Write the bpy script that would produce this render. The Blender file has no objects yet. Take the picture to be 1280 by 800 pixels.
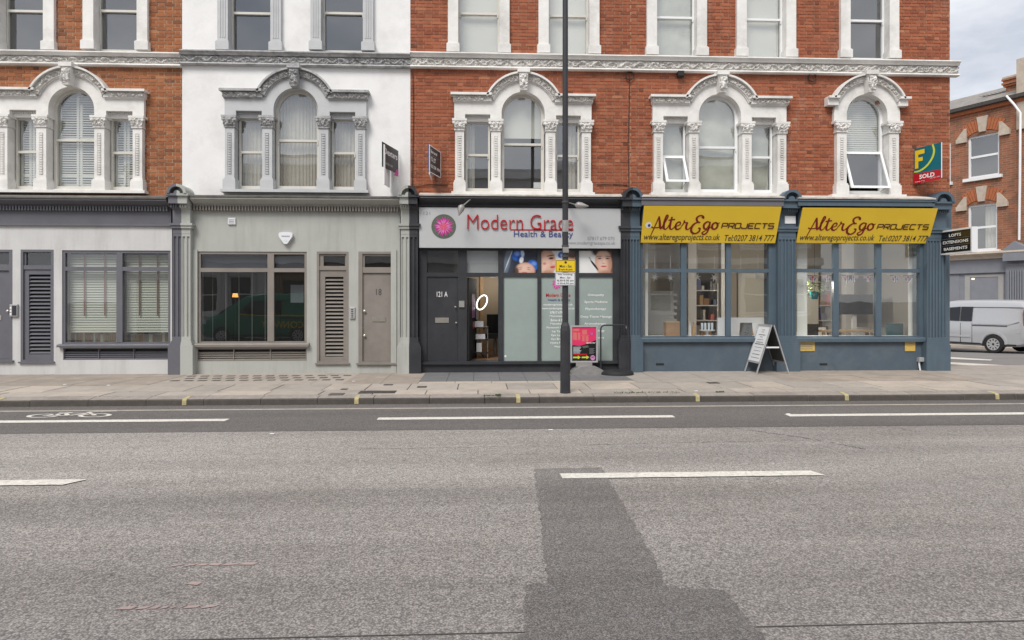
import bpy, bmesh, math, random
from mathutils import Vector, Matrix, noise
R = math.radians
rnd = random.Random(11)
sc = bpy.context.scene
COL = sc.collection

# ------------------------------------------------------------------ camera, sky, sun, exposure
FPX, YAW, HC, DC, HOR = 24 * 1280 / 36, R(2.7), 1.73, 15.2, 375.0
cd = bpy.data.cameras.new('camera'); cam = bpy.data.objects.new('camera', cd); COL.objects.link(cam)
cam.location = (0, -DC, HC); cam.rotation_euler = (math.pi / 2, 0, -YAW)
cd.sensor_width = 36; cd.lens = 24; cd.shift_y = -25 / 1280; cd.clip_end = 3000
sc.camera = cam
world = bpy.data.worlds.new('World'); sc.world = world; world.use_nodes = True
wn, wl = world.node_tree.nodes, world.node_tree.links
bg = wn['Background']
sky = wn.new('ShaderNodeTexSky'); sky.sky_type = 'NISHITA'; sky.sun_disc = False
sky.sun_elevation = R(50); sky.sun_rotation = R(205)
tc = wn.new('ShaderNodeTexCoord')
mp = wn.new('ShaderNodeMapping'); mp.inputs['Scale'].default_value = (1.2, 1.2, 3.2)
wl.new(tc.outputs['Generated'], mp.inputs[0])
nz = wn.new('ShaderNodeTexNoise'); nz.inputs['Scale'].default_value = 2.3; nz.inputs['Detail'].default_value = 9; nz.inputs['Roughness'].default_value = .55
wl.new(mp.outputs[0], nz.inputs[0])
cr = wn.new('ShaderNodeValToRGB')
cr.color_ramp.elements[0].position = .34; cr.color_ramp.elements[0].color = (.43, .46, .525, 1)
cr.color_ramp.elements[1].position = .64; cr.color_ramp.elements[1].color = (.93, .92, .91, 1)
wl.new(nz.outputs[0], cr.inputs[0])
vm = wn.new('ShaderNodeVectorMath'); vm.operation = 'SCALE'; vm.inputs['Scale'].default_value = 4.9
wl.new(cr.outputs[0], vm.inputs[0])
mx = wn.new('ShaderNodeMix'); mx.data_type = 'RGBA'; mx.inputs['Factor'].default_value = .93
wl.new(sky.outputs[0], mx.inputs['A']); wl.new(vm.outputs[0], mx.inputs['B'])
wl.new(mx.outputs['Result'], bg.inputs[0]); bg.inputs[1].default_value = .13
sd = bpy.data.lights.new('sun', 'SUN'); sun = bpy.data.objects.new('sun', sd); COL.objects.link(sun)
sd.energy = 1.5; sd.angle = R(24); sd.color = (1, .96, .9)
sun.rotation_euler = (R(40), 0, R(-25)); sun.location = (0, -20, 30)
sc.view_settings.view_transform = 'Standard'; sc.view_settings.look = 'None'
sc.view_settings.gamma = 1; sc.view_settings.use_curve_mapping = False
sc.view_settings.exposure = 1.0
sc.cycles.use_denoising = True
sc.cycles.max_bounces = 8; sc.cycles.transparent_max_bounces = 12

# ------------------------------------------------------------------ picture -> place
SA, CA = math.sin(YAW), math.cos(YAW)
def ray(px, py):
    u, v = (px - 640) / FPX, (HOR - py) / FPX
    return (SA + u * CA, CA - u * SA, v)
def W(px, py, Y=0.0):            # point on the vertical plane y = Y
    r = ray(px, py); t = (Y + DC) / r[1]
    return r[0] * t, HC + r[2] * t
def WX(px, Y=0.0): return W(px, 0, Y)[0]
def WZ(py, Y=0.0, px=600): return W(px, py, Y)[1]
def G(px, py, z=0.0):            # point on the horizontal plane z
    r = ray(px, py); t = (z - HC) / r[2]
    return r[0] * t, r[1] * t - DC

# ------------------------------------------------------------------ mesh helpers
ORG = {}
class MB:
    def __init__(s): s.v = []; s.f = []
    def add(s, vs, fs):
        n = len(s.v); s.v += [tuple(p) for p in vs]; s.f += [tuple(i + n for i in q) for q in fs]; return s
    def box(s, x0, x1, y0, y1, z0, z1):
        if x0 > x1: x0, x1 = x1, x0
        if y0 > y1: y0, y1 = y1, y0
        if z0 > z1: z0, z1 = z1, z0
        return s.add([(x0,y0,z0),(x1,y0,z0),(x1,y1,z0),(x0,y1,z0),(x0,y0,z1),(x1,y0,z1),(x1,y1,z1),(x0,y1,z1)],
                     [(0,3,2,1),(4,5,6,7),(0,1,5,4),(1,2,6,5),(2,3,7,6),(3,0,4,7)])
    def hexa(s, p): return s.add(p, [(0,3,2,1),(4,5,6,7),(0,1,5,4),(1,2,6,5),(2,3,7,6),(3,0,4,7)])
    def prism(s, poly, y0, y1):           # polygon in xz, pushed along y
        n = len(poly)
        a = sum(poly[i][0]*poly[(i+1)%n][1]-poly[(i+1)%n][0]*poly[i][1] for i in range(n))
        if a < 0: poly = poly[::-1]
        return s.add([(x,y0,z) for x,z in poly] + [(x,y1,z) for x,z in poly],
                     [tuple(range(n)), tuple(range(2*n-1, n-1, -1))] + [((i+1)%n, i, i+n, (i+1)%n+n) for i in range(n)])
    def plan(s, poly, z0, z1):            # polygon in xy, pushed along z
        n = len(poly)
        a = sum(poly[i][0]*poly[(i+1)%n][1]-poly[(i+1)%n][0]*poly[i][1] for i in range(n))
        if a < 0: poly = poly[::-1]
        return s.add([(x,y,z0) for x,y in poly] + [(x,y,z1) for x,y in poly],
                     [tuple(range(n-1,-1,-1)), tuple(range(n, 2*n))] + [(i, (i+1)%n, (i+1)%n+n, i+n) for i in range(n)])
    def run(s, prof, x0, x1):             # profile (y,z) pushed along x
        n = len(prof)
        a = sum(prof[i][0]*prof[(i+1)%n][1]-prof[(i+1)%n][0]*prof[i][1] for i in range(n))
        if a < 0: prof = prof[::-1]
        return s.add([(x0,y,z) for y,z in prof] + [(x1,y,z) for y,z in prof],
                     [tuple(range(n-1,-1,-1)), tuple(range(n, 2*n))] + [(i, (i+1)%n, (i+1)%n+n, i+n) for i in range(n)])
    def sheet(s, pts): return s.add(pts, [tuple(range(len(pts)))])
    def frame(s, x0, x1, z0, z1, y0, y1, w, wb=None, wt=None):
        wb = w if wb is None else wb; wt = w if wt is None else wt
        s.box(x0, x0+w, y0, y1, z0, z1); s.box(x1-w, x1, y0, y1, z0, z1)
        s.box(x0+w, x1-w, y0, y1, z0, z0+wb); s.box(x0+w, x1-w, y0, y1, z1-wt, z1); return s
    def tube(s, pts, r, n=8, cap=True):
        pts = [Vector(p) for p in pts]; rs = r if isinstance(r, (list, tuple)) else [r]*len(pts)
        base = len(s.v); prev = None
        for i, p in enumerate(pts):
            d = (pts[min(i+1, len(pts)-1)] - pts[max(i-1, 0)]).normalized()
            if prev is None:
                a = d.cross(Vector((0,0,1)));
                if a.length < .05: a = d.cross(Vector((1,0,0)))
                a.normalize()
            else:
                a = prev - d*prev.dot(d); a.normalize()
            prev = a; b = d.cross(a)
            for k in range(n):
                t = 2*math.pi*k/n; q = p + (a*math.cos(t) + b*math.sin(t))*rs[i]; s.v.append(tuple(q))
        for i in range(len(pts)-1):
            for k in range(n):
                s.f.append((base+i*n+k, base+i*n+(k+1)%n, base+(i+1)*n+(k+1)%n, base+(i+1)*n+k))
        if cap:
            s.f.append(tuple(base+k for k in range(n-1,-1,-1))); s.f.append(tuple(base+(len(pts)-1)*n+k for k in range(n)))
        return s
    def lathe(s, prof, c, n=24, axis='z'):    # prof: (r, h)
        base = len(s.v)
        for r, h in prof:
            for k in range(n):
                t = 2*math.pi*k/n; a, b = r*math.cos(t), r*math.sin(t)
                s.v.append((c[0]+a, c[1]+b, c[2]+h) if axis == 'z' else (c[0]+a, c[1]-h, c[2]+b))
        for i in range(len(prof)-1):
            for k in range(n):
                s.f.append((base+i*n+k, base+i*n+(k+1)%n, base+(i+1)*n+(k+1)%n, base+(i+1)*n+k))
        s.f.append(tuple(base+k for k in range(n-1,-1,-1))); s.f.append(tuple(base+(len(prof)-1)*n+k for k in range(n)))
        return s
    def relief(s, fn, u0, u1, v0, v1, step, depth, seed=0, stem=.45):
        nu = max(2, int(abs(u1-u0)/step)); nv = max(3, int(abs(v1-v0)/step)); base = len(s.v); hh = abs(v1-v0)
        for i in range(nu+1):
            for j in range(nv+1):
                u = u0+(u1-u0)*i/nu; v = v0+(v1-v0)*j/nv; w = j/nv
                st = .5 + .28*math.sin(2*math.pi*u/(stem*.75) + seed)
                h = math.exp(-((w-st)/.11)**2)*.75
                h += max(0, 1-abs(noise.noise(Vector((u*13+seed, v*15, seed))))*3.6)*.75
                h += .45*max(0, noise.noise(Vector((u*22, v*22, seed+9))))
                e = min(1, w*6, (1-w)*6); h *= e if e < 1 else 1
                s.v.append(tuple(fn(u, v, depth*min(h, 1.1))))
        for i in range(nu):
            for j in range(nv):
                a = base+i*(nv+1)+j; s.f.append((a, a+nv+1, a+nv+2, a+1))
        return s
    def mesh(s, name):
        m = bpy.data.meshes.new(name); m.from_pydata(s.v, [], s.f); m.validate(); return m
    def build(s, name, mat, parent=None, smooth=None, fix=False, **kw):
        m = s.mesh(name)
        if fix:
            bm = bmesh.new(); bm.from_mesh(m); bmesh.ops.recalc_face_normals(bm, faces=bm.faces); bm.to_mesh(m); bm.free()
        m.materials.append(M[mat] if isinstance(mat, str) else mat)
        if smooth:
            m.shade_smooth(); m.set_sharp_from_angle(angle=R(smooth))
        return link(name, m, parent, **kw)
def link(name, data, parent=None, kind=None, label=None, cat=None, group=None, loc=None):
    o = bpy.data.objects.new(name, data); COL.objects.link(o)
    if parent is not None:
        o.parent = parent
        if parent in ORG: o.matrix_parent_inverse = ORG[parent]
    if loc is not None: o.location = loc
    if kind: o['kind'] = kind
    if label: o['label'] = label
    if cat: o['category'] = cat
    if group: o['group'] = group
    return o
def thing(name, label, cat, loc=(0,0,0), rotz=0, group=None, local=False):
    o = bpy.data.objects.new(name, None); COL.objects.link(o); o.empty_display_size = .2
    o.location = loc; o.rotation_euler = (0, 0, rotz); o['label'] = label; o['category'] = cat
    if group: o['group'] = group
    if not local: ORG[o] = Matrix.Translation(Vector(loc)).inverted()
    return o

# ------------------------------------------------------------------ materials
M = {}
def ntree(name):
    m = bpy.data.materials.new(name); m.use_nodes = True; t = m.node_tree
    return m, t.nodes, t.links, t.nodes['Principled BSDF']
def mat(name, col, rough=.6, var=.12, scale=3.0, bump=.15, bscale=60, dirt=None, dirt_amt=.0, metal=0, spec=.4, streak=False, fleck=0, dscale=1.1, fscale=62):
    m, N, L, b = ntree(name)
    geo = N.new('ShaderNodeNewGeometry')
    n1 = N.new('ShaderNodeTexNoise'); n1.inputs['Scale'].default_value = scale; n1.inputs['Detail'].default_value = 6; n1.inputs['Roughness'].default_value = .65
    L.new(geo.outputs['Position'], n1.inputs[0])
    r = N.new('ShaderNodeMapRange'); r.inputs[1].default_value = .3; r.inputs[2].default_value = .7
    r.inputs[3].default_value = 1-var; r.inputs[4].default_value = 1+var*.6
    L.new(n1.outputs[0], r.inputs[0])
    hs = N.new('ShaderNodeVectorMath'); hs.operation = 'SCALE'; hs.inputs[0].default_value = col[:3]
    L.new(r.outputs[0], hs.inputs['Scale']); out = hs.outputs[0]
    if dirt:
        mpn = N.new('ShaderNodeMapping'); mpn.inputs['Scale'].default_value = (5, 5, .55) if streak else (dscale,)*3
        L.new(geo.outputs['Position'], mpn.inputs[0])
        n2 = N.new('ShaderNodeTexNoise'); n2.inputs['Scale'].default_value = 1.0; n2.inputs['Detail'].default_value = 8; n2.inputs['Roughness'].default_value = .7
        L.new(mpn.outputs[0], n2.inputs[0])
        r2 = N.new('ShaderNodeMapRange'); r2.inputs[1].default_value = .48; r2.inputs[2].default_value = .72; r2.inputs[3].default_value = 0; r2.inputs[4].default_value = dirt_amt
        L.new(n2.outputs[0], r2.inputs[0])
        mm = N.new('ShaderNodeMix'); mm.data_type = 'RGBA'; mm.inputs['B'].default_value = (*dirt, 1)
        L.new(r2.outputs[0], mm.inputs['Factor']); L.new(out, mm.inputs['A']); out = mm.outputs['Result']
    if fleck:
        v = N.new('ShaderNodeTexNoise'); v.inputs['Scale'].default_value = fscale; v.inputs['Detail'].default_value = 4; v.inputs['Roughness'].default_value = .75
        L.new(geo.outputs['Position'], v.inputs[0])
        r3 = N.new('ShaderNodeMapRange'); r3.inputs[1].default_value = .36; r3.inputs[2].default_value = .64; r3.inputs[3].default_value = 1-fleck; r3.inputs[4].default_value = 1+fleck
        L.new(v.outputs[0], r3.inputs[0])
        h2 = N.new('ShaderNodeVectorMath'); h2.operation = 'SCALE'; L.new(out, h2.inputs[0]); L.new(r3.outputs[0], h2.inputs['Scale']); out = h2.outputs[0]
    L.new(out, b.inputs['Base Color'])
    b.inputs['Roughness'].default_value = rough; b.inputs['Metallic'].default_value = metal; b.inputs['Specular IOR Level'].default_value = spec
    if bump:
        n3 = N.new('ShaderNodeTexNoise'); n3.inputs['Scale'].default_value = bscale; n3.inputs['Detail'].default_value = 5
        L.new(geo.outputs['Position'], n3.inputs[0])
        bp = N.new('ShaderNodeBump'); bp.inputs['Strength'].default_value = bump; bp.inputs['Distance'].default_value = .01
        L.new(n3.outputs[0], bp.inputs['Height']); L.new(bp.outputs[0], b.inputs['Normal'])
    M[name] = m; return m
def flat(name, col, rough=.45, emit=0, spec=.4, metal=0):
    m, N, L, b = ntree(name)
    b.inputs['Base Color'].default_value = (*col, 1); b.inputs['Roughness'].default_value = rough
    b.inputs['Specular IOR Level'].default_value = spec; b.inputs['Metallic'].default_value = metal
    if emit: b.inputs['Emission Color'].default_value = (*col, 1); b.inputs['Emission Strength'].default_value = emit
    M[name] = m; return m
def glass(name, ior=1.75, tint=(.86, .9, .9), dirty=.03):
    m, N, L, b = ntree(name); N.remove(b); out = N['Material Output']
    tr = N.new('ShaderNodeBsdfTransparent'); tr.inputs[0].default_value = (*tint, 1)
    gl = N.new('ShaderNodeBsdfGlossy'); gl.inputs['Roughness'].default_value = 0.0; gl.inputs[0].default_value = (.95, .97, 1, 1)
    geo = N.new('ShaderNodeNewGeometry'); nz_ = N.new('ShaderNodeTexNoise'); nz_.inputs['Scale'].default_value = 1.3; nz_.inputs['Detail'].default_value = 1
    L.new(geo.outputs['Position'], nz_.inputs[0])
    bp = N.new('ShaderNodeBump'); bp.inputs['Strength'].default_value = .035; bp.inputs['Distance'].default_value = .05
    L.new(nz_.outputs[0], bp.inputs['Height']); L.new(bp.outputs[0], gl.inputs['Normal'])
    # Schlick reflectance from the angle of view, the same from either side of the thin pane
    lw = N.new('ShaderNodeVectorMath'); lw.operation = 'DOT_PRODUCT'; L.new(geo.outputs['Normal'], lw.inputs[0]); L.new(geo.outputs['Incoming'], lw.inputs[1])
    ab = N.new('ShaderNodeMath'); ab.operation = 'ABSOLUTE'; L.new(lw.outputs['Value'], ab.inputs[0])
    om = N.new('ShaderNodeMath'); om.operation = 'SUBTRACT'; om.inputs[0].default_value = 1; L.new(ab.outputs[0], om.inputs[1])
    p5 = N.new('ShaderNodeMath'); p5.operation = 'POWER'; p5.inputs[1].default_value = 5; L.new(om.outputs[0], p5.inputs[0])
    r0 = ((ior-1)/(ior+1))**2
    fr = N.new('ShaderNodeMath'); fr.operation = 'MULTIPLY_ADD'; fr.inputs[1].default_value = 1-r0; fr.inputs[2].default_value = r0; L.new(p5.outputs[0], fr.inputs[0])
    mi = N.new('ShaderNodeMixShader'); L.new(fr.outputs[0], mi.inputs[0]); L.new(tr.outputs[0], mi.inputs[1]); L.new(gl.outputs[0], mi.inputs[2])
    df = N.new('ShaderNodeBsdfDiffuse'); df.inputs[0].default_value = (.5, .52, .5, 1)
    m2 = N.new('ShaderNodeMixShader'); m2.inputs[0].default_value = dirty; L.new(mi.outputs[0], m2.inputs[1]); L.new(df.outputs[0], m2.inputs[2])
    L.new(m2.outputs[0], out.inputs[0]); M[name] = m; return m
def brickmat(name, ramp, soot=.35):
    m, N, L, b = ntree(name)
    at = N.new('ShaderNodeAttribute'); at.attribute_name = 'tint'
    geo = N.new('ShaderNodeNewGeometry')
    n0 = N.new('ShaderNodeTexNoise'); n0.inputs['Scale'].default_value = 38; n0.inputs['Detail'].default_value = 4; L.new(geo.outputs['Position'], n0.inputs[0])
    ad = N.new('ShaderNodeMath'); ad.operation = 'MULTIPLY_ADD'; ad.inputs[1].default_value = .5
    L.new(n0.outputs[0], ad.inputs[0]); sb = N.new('ShaderNodeMath'); sb.operation = 'SUBTRACT'; sb.inputs[1].default_value = .25
    L.new(at.outputs['Fac'], sb.inputs[0]); L.new(sb.outputs[0], ad.inputs[2])
    c = N.new('ShaderNodeValToRGB'); el = c.color_ramp.elements
    while len(el) < len(ramp): el.new(.5)
    for e, (p, q) in zip(el, ramp): e.position = p; e.color = (*q, 1)
    L.new(ad.outputs[0], c.inputs[0])
    n1 = N.new('ShaderNodeTexNoise'); n1.inputs['Scale'].default_value = .9; n1.inputs['Detail'].default_value = 8; n1.inputs['Roughness'].default_value = .7; L.new(geo.outputs['Position'], n1.inputs[0])
    r = N.new('ShaderNodeMapRange'); r.inputs[1].default_value = .5; r.inputs[2].default_value = .75; r.inputs[3].default_value = 0; r.inputs[4].default_value = soot; L.new(n1.outputs[0], r.inputs[0])
    mm = N.new('ShaderNodeMix'); mm.data_type = 'RGBA'; mm.inputs['B'].default_value = (.07, .045, .035, 1); L.new(r.outputs[0], mm.inputs['Factor']); L.new(c.outputs[0], mm.inputs['A'])
    n5 = N.new('ShaderNodeTexNoise'); n5.inputs['Scale'].default_value = 1.5; n5.inputs['Detail'].default_value = 9; n5.inputs['Roughness'].default_value = .75
    mpb = N.new('ShaderNodeMapping'); mpb.inputs['Scale'].default_value = (1.4, 1, .5); mpb.inputs['Location'].default_value = (7, 3, 5); L.new(geo.outputs['Position'], mpb.inputs[0]); L.new(mpb.outputs[0], n5.inputs[0])
    r5 = N.new('ShaderNodeMapRange'); r5.inputs[1].default_value = .56; r5.inputs[2].default_value = .8; r5.inputs[3].default_value = 0; r5.inputs[4].default_value = .55; L.new(n5.outputs[0], r5.inputs[0])
    m5 = N.new('ShaderNodeMix'); m5.data_type = 'RGBA'; m5.inputs['B'].default_value = (.46, .34, .28, 1); L.new(r5.outputs[0], m5.inputs['Factor']); L.new(mm.outputs['Result'], m5.inputs['A'])
    L.new(m5.outputs['Result'], b.inputs['Base Color']); b.inputs['Roughness'].default_value = .85; b.inputs['Specular IOR Level'].default_value = .2
    bp = N.new('ShaderNodeBump'); bp.inputs['Strength'].default_value = .4; bp.inputs['Distance'].default_value = .006
    n2 = N.new('ShaderNodeTexNoise'); n2.inputs['Scale'].default_value = 90; n2.inputs['Detail'].default_value = 4; L.new(geo.outputs['Position'], n2.inputs[0])
    L.new(n2.outputs[0], bp.inputs['Height']); L.new(bp.outputs[0], b.inputs['Normal']); M[name] = m

brickmat('brick_orange', [(0, (.07, .04, .03)), (.25, (.19, .075, .04)), (.55, (.31, .115, .052)), (.8, (.38, .145, .065)), (1, (.42, .21, .11))], .3)
brickmat('brick_red', [(0, (.11, .045, .032)), (.25, (.225, .072, .041)), (.55, (.315, .100, .052)), (.8, (.375, .130, .068)), (1, (.42, .19, .105))], .5)
mat('mortar_pale', (.52, .385, .26), .95, .25, 6, .3, dirt=(.16, .12, .09), dirt_amt=.6)
mat('mortar_dark', (.38, .22, .145), .95, .3, 5, .3, dirt=(.10, .07, .05), dirt_amt=.7)
mat('stucco_white', (.76, .755, .75), .75, .06, 2, .12, dirt=(.40, .38, .35), dirt_amt=.38, dscale=.9)
mat('stone_white', (.74, .725, .70), .7, .10, 4, .2, dirt=(.30, .28, .255), dirt_amt=.5)
mat('stone_frieze', (.62, .60, .57), .85, .2, 14, .5, dirt=(.20, .18, .16), dirt_amt=.75, dscale=5)
mat('stucco_grey_trim', (.50, .51, .52), .7, .07, 3, .12, dirt=(.25, .25, .26), dirt_amt=.3)
mat('frieze_grey', (.42, .42, .42), .8, .2, 12, .4, dirt=(.10, .10, .105), dirt_amt=.7, dscale=5)
mat('lead_ledge', (.16, .15, .14), .7, .35, 5, .3, dirt=(.05, .045, .04), dirt_amt=.7)
mat('stone_ledge', (.60, .575, .53), .85, .18, 5, .3, dirt=(.22, .19, .16), dirt_amt=.75, dscale=3)
mat('render_pale', (.55, .55, .55), .8, .07, 1.6, .2, dirt=(.36, .345, .33), dirt_amt=.4, streak=True)
mat('render_sage', (.40, .41, .385), .75, .07, 1.6, .12, dirt=(.22, .215, .19), dirt_amt=.4, streak=True)
mat('paint_mauve_grey', (.125, .125, .145), .5, .08, 3, .06, dirt=(.2, .2, .2), dirt_amt=.2)
mat('paint_taupe', (.235, .212, .19), .5, .1, 3, .08, dirt=(.11, .10, .09), dirt_amt=.4)
mat('paint_black', (.034, .036, .042), .42, .15, 3, .06, dirt=(.10, .10, .10), dirt_amt=.25)
mat('paint_blue', (.080, .115, .148), .45, .1, 3, .08, dirt=(.13, .16, .18), dirt_amt=.35, streak=True)
mat('paint_blue_riser', (.082, .111, .140), .6, .14, 2.5, .15, dirt=(.16, .185, .20), dirt_amt=.5)
mat('frame_cream', (.62, .60, .55), .45, .06, 4, .05, dirt=(.4, .38, .34), dirt_amt=.3)
mat('frame_white', (.78, .79, .80), .35, .03, 4, .0)
flat('blind_white', (.70, .70, .65), .6); flat('blind_cord', (.30, .14, .12), .8)
mat('curtain_cream', (.55, .53, .48), .9, .12, 8, .2); mat('curtain_taupe', (.30, .28, .25), .9, .15, 8, .2)
mat('cloth_sheet', (.56, .575, .52), .9, .10, 5, .3)
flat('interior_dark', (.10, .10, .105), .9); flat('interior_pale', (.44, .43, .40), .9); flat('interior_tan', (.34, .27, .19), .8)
mat('floor_wood', (.20, .10, .05), .4, .3, 4, .1); mat('wood_pale', (.45, .29, .15), .5, .25, 7, .1)
glass('glass_upper', 2.7, (.88, .89, .88)); glass('glass_tint', 2.2, (.73, .76, .73), .03); glass('glass_shop', 2.2, (.93, .95, .95), .015); glass('glass_dark', 2.0, (.6, .63, .65), .02)
mat('frosted', (.30, .355, .335), .22, .10, 1.2, 0, spec=.55)
def asphalt(name, pale, dark, stone=.5, sc_=58, wear=.2):
    m, N, L, b = ntree(name); geo = N.new('ShaderNodeNewGeometry')
    def nd(kind, scale, vec=None, **kw):
        n = N.new(kind); n.inputs['Scale'].default_value = scale
        for k, v in kw.items(): n.inputs[k].default_value = v
        L.new(vec or geo.outputs['Position'], n.inputs['Vector']); return n
    def rng(src, a, b_, c, d):
        r = N.new('ShaderNodeMapRange')
        for i, v in enumerate((a, b_, c, d)): r.inputs[i+1].default_value = v
        L.new(src, r.inputs[0]); return r.outputs[0]
    def mul(a, b_):
        r = N.new('ShaderNodeMath'); r.operation = 'MULTIPLY'; L.new(a, r.inputs[0]); L.new(b_, r.inputs[1]); return r.outputs[0]
    vo = nd('ShaderNodeTexVoronoi', sc_); vd = nd('ShaderNodeTexVoronoi', sc_*.52)
    st = N.new('ShaderNodeSeparateColor'); L.new(vo.outputs['Color'], st.inputs[0]); s2 = N.new('ShaderNodeSeparateColor'); L.new(vd.outputs['Color'], s2.inputs[0])
    g = mul(rng(st.outputs[0], 0, 1, 1-stone, 1+stone), rng(s2.outputs[1], 0, 1, 1-stone*.55, 1+stone*.55))
    g = mul(g, rng(vo.outputs['Distance'], .25, .75, 1.12, .55))
    mp_ = N.new('ShaderNodeMapping'); mp_.inputs['Scale'].default_value = (.07, .8, 1); L.new(geo.outputs['Position'], mp_.inputs[0])
    lanes = nd('ShaderNodeTexNoise', 1.0, mp_.outputs[0], Detail=4, Roughness=.6); big = nd('ShaderNodeTexNoise', .35, Detail=9, Roughness=.68); oil = nd('ShaderNodeTexNoise', 1.7, Detail=6, Roughness=.7)
    g = mul(g, rng(lanes.outputs[0], .35, .65, 1-wear, 1+wear*.6)); g = mul(g, rng(big.outputs[0], .32, .68, 1-wear*.8, 1+wear*.5)); g = mul(g, rng(oil.outputs[0], .60, .74, 1, .80))
    mx_ = N.new('ShaderNodeMix'); mx_.data_type = 'RGBA'; mx_.inputs['A'].default_value = (*pale, 1); mx_.inputs['B'].default_value = (*dark, 1); L.new(rng(big.outputs[0], .4, .62, 0, 1), mx_.inputs['Factor'])
    sc2 = N.new('ShaderNodeVectorMath'); sc2.operation = 'SCALE'; L.new(mx_.outputs['Result'], sc2.inputs[0]); L.new(g, sc2.inputs['Scale']); L.new(sc2.outputs[0], b.inputs['Base Color'])
    b.inputs['Roughness'].default_value = .85; b.inputs['Specular IOR Level'].default_value = .3
    bp = N.new('ShaderNodeBump'); bp.inputs['Strength'].default_value = .55; bp.inputs['Distance'].default_value = .006; bp.invert = True; L.new(vo.outputs['Distance'], bp.inputs['Height']); L.new(bp.outputs[0], b.inputs['Normal']); M[name] = m
asphalt('asphalt', (.395, .361, .336), (.338, .312, .294), .29, 88, .24)
asphalt('asphalt_lane', (.185, .171, .162), (.162, .151, .144), .28, 110, .16)
asphalt('asphalt_patch', (.252, .233, .22), (.222, .206, .196), .34, 120, .2)
mat('tar_dark', (.115, .107, .102), .8, .2, 9, .2)
mat('asphalt_side', (.21, .20, .195), .9, .15, 1, .4, 90, fleck=.2)
mat('road_paint', (.70, .67, .61), .75, .1, 9, .3, dirt=(.28, .265, .25), dirt_amt=.85, dscale=26)
mat('line_cream', (.42, .385, .33), .8, .15, 6, .3, dirt=(.2, .185, .17), dirt_amt=.6, dscale=4)
mat('kerb_yellow', (.46, .40, .20), .8, .15, 14, .2, dirt=(.30, .27, .22), dirt_amt=1, dscale=20)
mat('mark_pink', (.47, .345, .325), .9, .15, 20, .2, dirt=(.37, .34, .317), dirt_amt=1, dscale=26)
for i, c in enumerate([(.425, .372, .322), (.38, .335, .292), (.455, .396, .34), (.40, .356, .314), (.345, .312, .28)]):
    mat('slab_%d' % i, c, .9, .12, 5, .3, dirt=(.22, .195, .175), dirt_amt=.5, fleck=.1)
mat('joint_grout', (.13, .115, .10), .95, .2, 6, .2)
mat('forecourt_tan', (.33, .283, .242), .92, .2, 3, .35, dirt=(.225, .195, .172), dirt_amt=.7, fleck=.12)
mat('slate_tile', (.165, .165, .17), .7, .12, 5, .15, dirt=(.20, .19, .18), dirt_amt=.5)
mat('kerb_granite', (.30, .27, .245), .85, .2, 9, .3, dirt=(.16, .142, .128), dirt_amt=.6, fleck=.2)
mat('kerb_face_shade_dirt', (.085, .074, .066), .9, .2, 9, .3)  # upright kerb face: its shade painted into the colour, with road dirt
mat('iron', (.075, .068, .064), .6, .3, 9, .3, metal=.3); mat('block_dark', (.125, .108, .098), .6, .25, 8, .2)
mat('pole_black', (.030, .031, .038), .5, .2, 5, .15, dirt=(.075, .07, .068), dirt_amt=.4)
mat('sign_silver', (.50, .51, .52), .32, .03, 1.5, 0, metal=.15); mat('sign_yellow', (.80, .545, .04), .42, .05, 1.2, 0)
flat('print_red', (.42, .010, .018), .35); flat('print_brown', (.075, .02, .014), .4); flat('print_maroon', (.20, .010, .010), .4); flat('print_dark', (.03, .03, .035), .4)
flat('print_navy', (.04, .06, .22), .4); flat('print_white', (.78, .78, .78), .4); flat('print_grey', (.22, .22, .24), .5)
flat('print_magenta', (.52, .03, .28), .4); flat('print_pink', (.68, .035, .13), .4); flat('print_lilac', (.55, .22, .45), .4)
flat('print_green', (.09, .115, .085), .5); flat('print_orange', (.62, .16, .14), .4); flat('print_skin', (.62, .36, .27), .5)
flat('print_skin_light', (.72, .50, .42), .5); flat('print_blue', (.03, .12, .5), .4); flat('print_hair', (.10, .05, .03), .5)
flat('print_lime', (.55, .6, .05), .4); flat('print_teal', (.0, .12, .16), .4); flat('print_yellow', (.75, .52, .02), .4)
flat('print_lips', (.45, .03, .05), .3); flat('print_pale', (.62, .68, .72), .4)
mat('metal_grey', (.40, .39, .38), .45, .15, 9, .05, metal=.6); mat('aluminium', (.55, .55, .56), .35, .08, 9, .03, metal=.5)
mat('brass', (.50, .48, .43), .35, .1, 9, 0, metal=.8); flat('plastic_grey', (.34, .35, .36), .5); flat('plastic_white', (.72, .73, .75), .4)
flat('rubber', (.018, .018, .019), .7); flat('screen_black', (.008, .009, .011), .15, spec=.6)
flat('lamp_ring', (1, .98, .94), .4, emit=1.3); flat('lamp_orange', (1, .42, .10), .4, emit=1.2); flat('lamp_warm', (1, .75, .45), .4, emit=2.5)
mat('notice_yellow', (.58, .40, .10), .7, .2, 20, .1); mat('chalk_board', (.05, .052, .05), .6, .3, 12, .1)
flat('black_leather', (.02, .02, .021), .35); mat('card_brown', (.36, .21, .11), .8, .12, 6, .1)
mat('roof_slate', (.24, .225, .21), .8, .25, 3, .2, dirt=(.30, .25, .21), dirt_amt=.7, dscale=3)
mat('weed_green', (.06, .10, .025), .8, .3, 30, 0)

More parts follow.
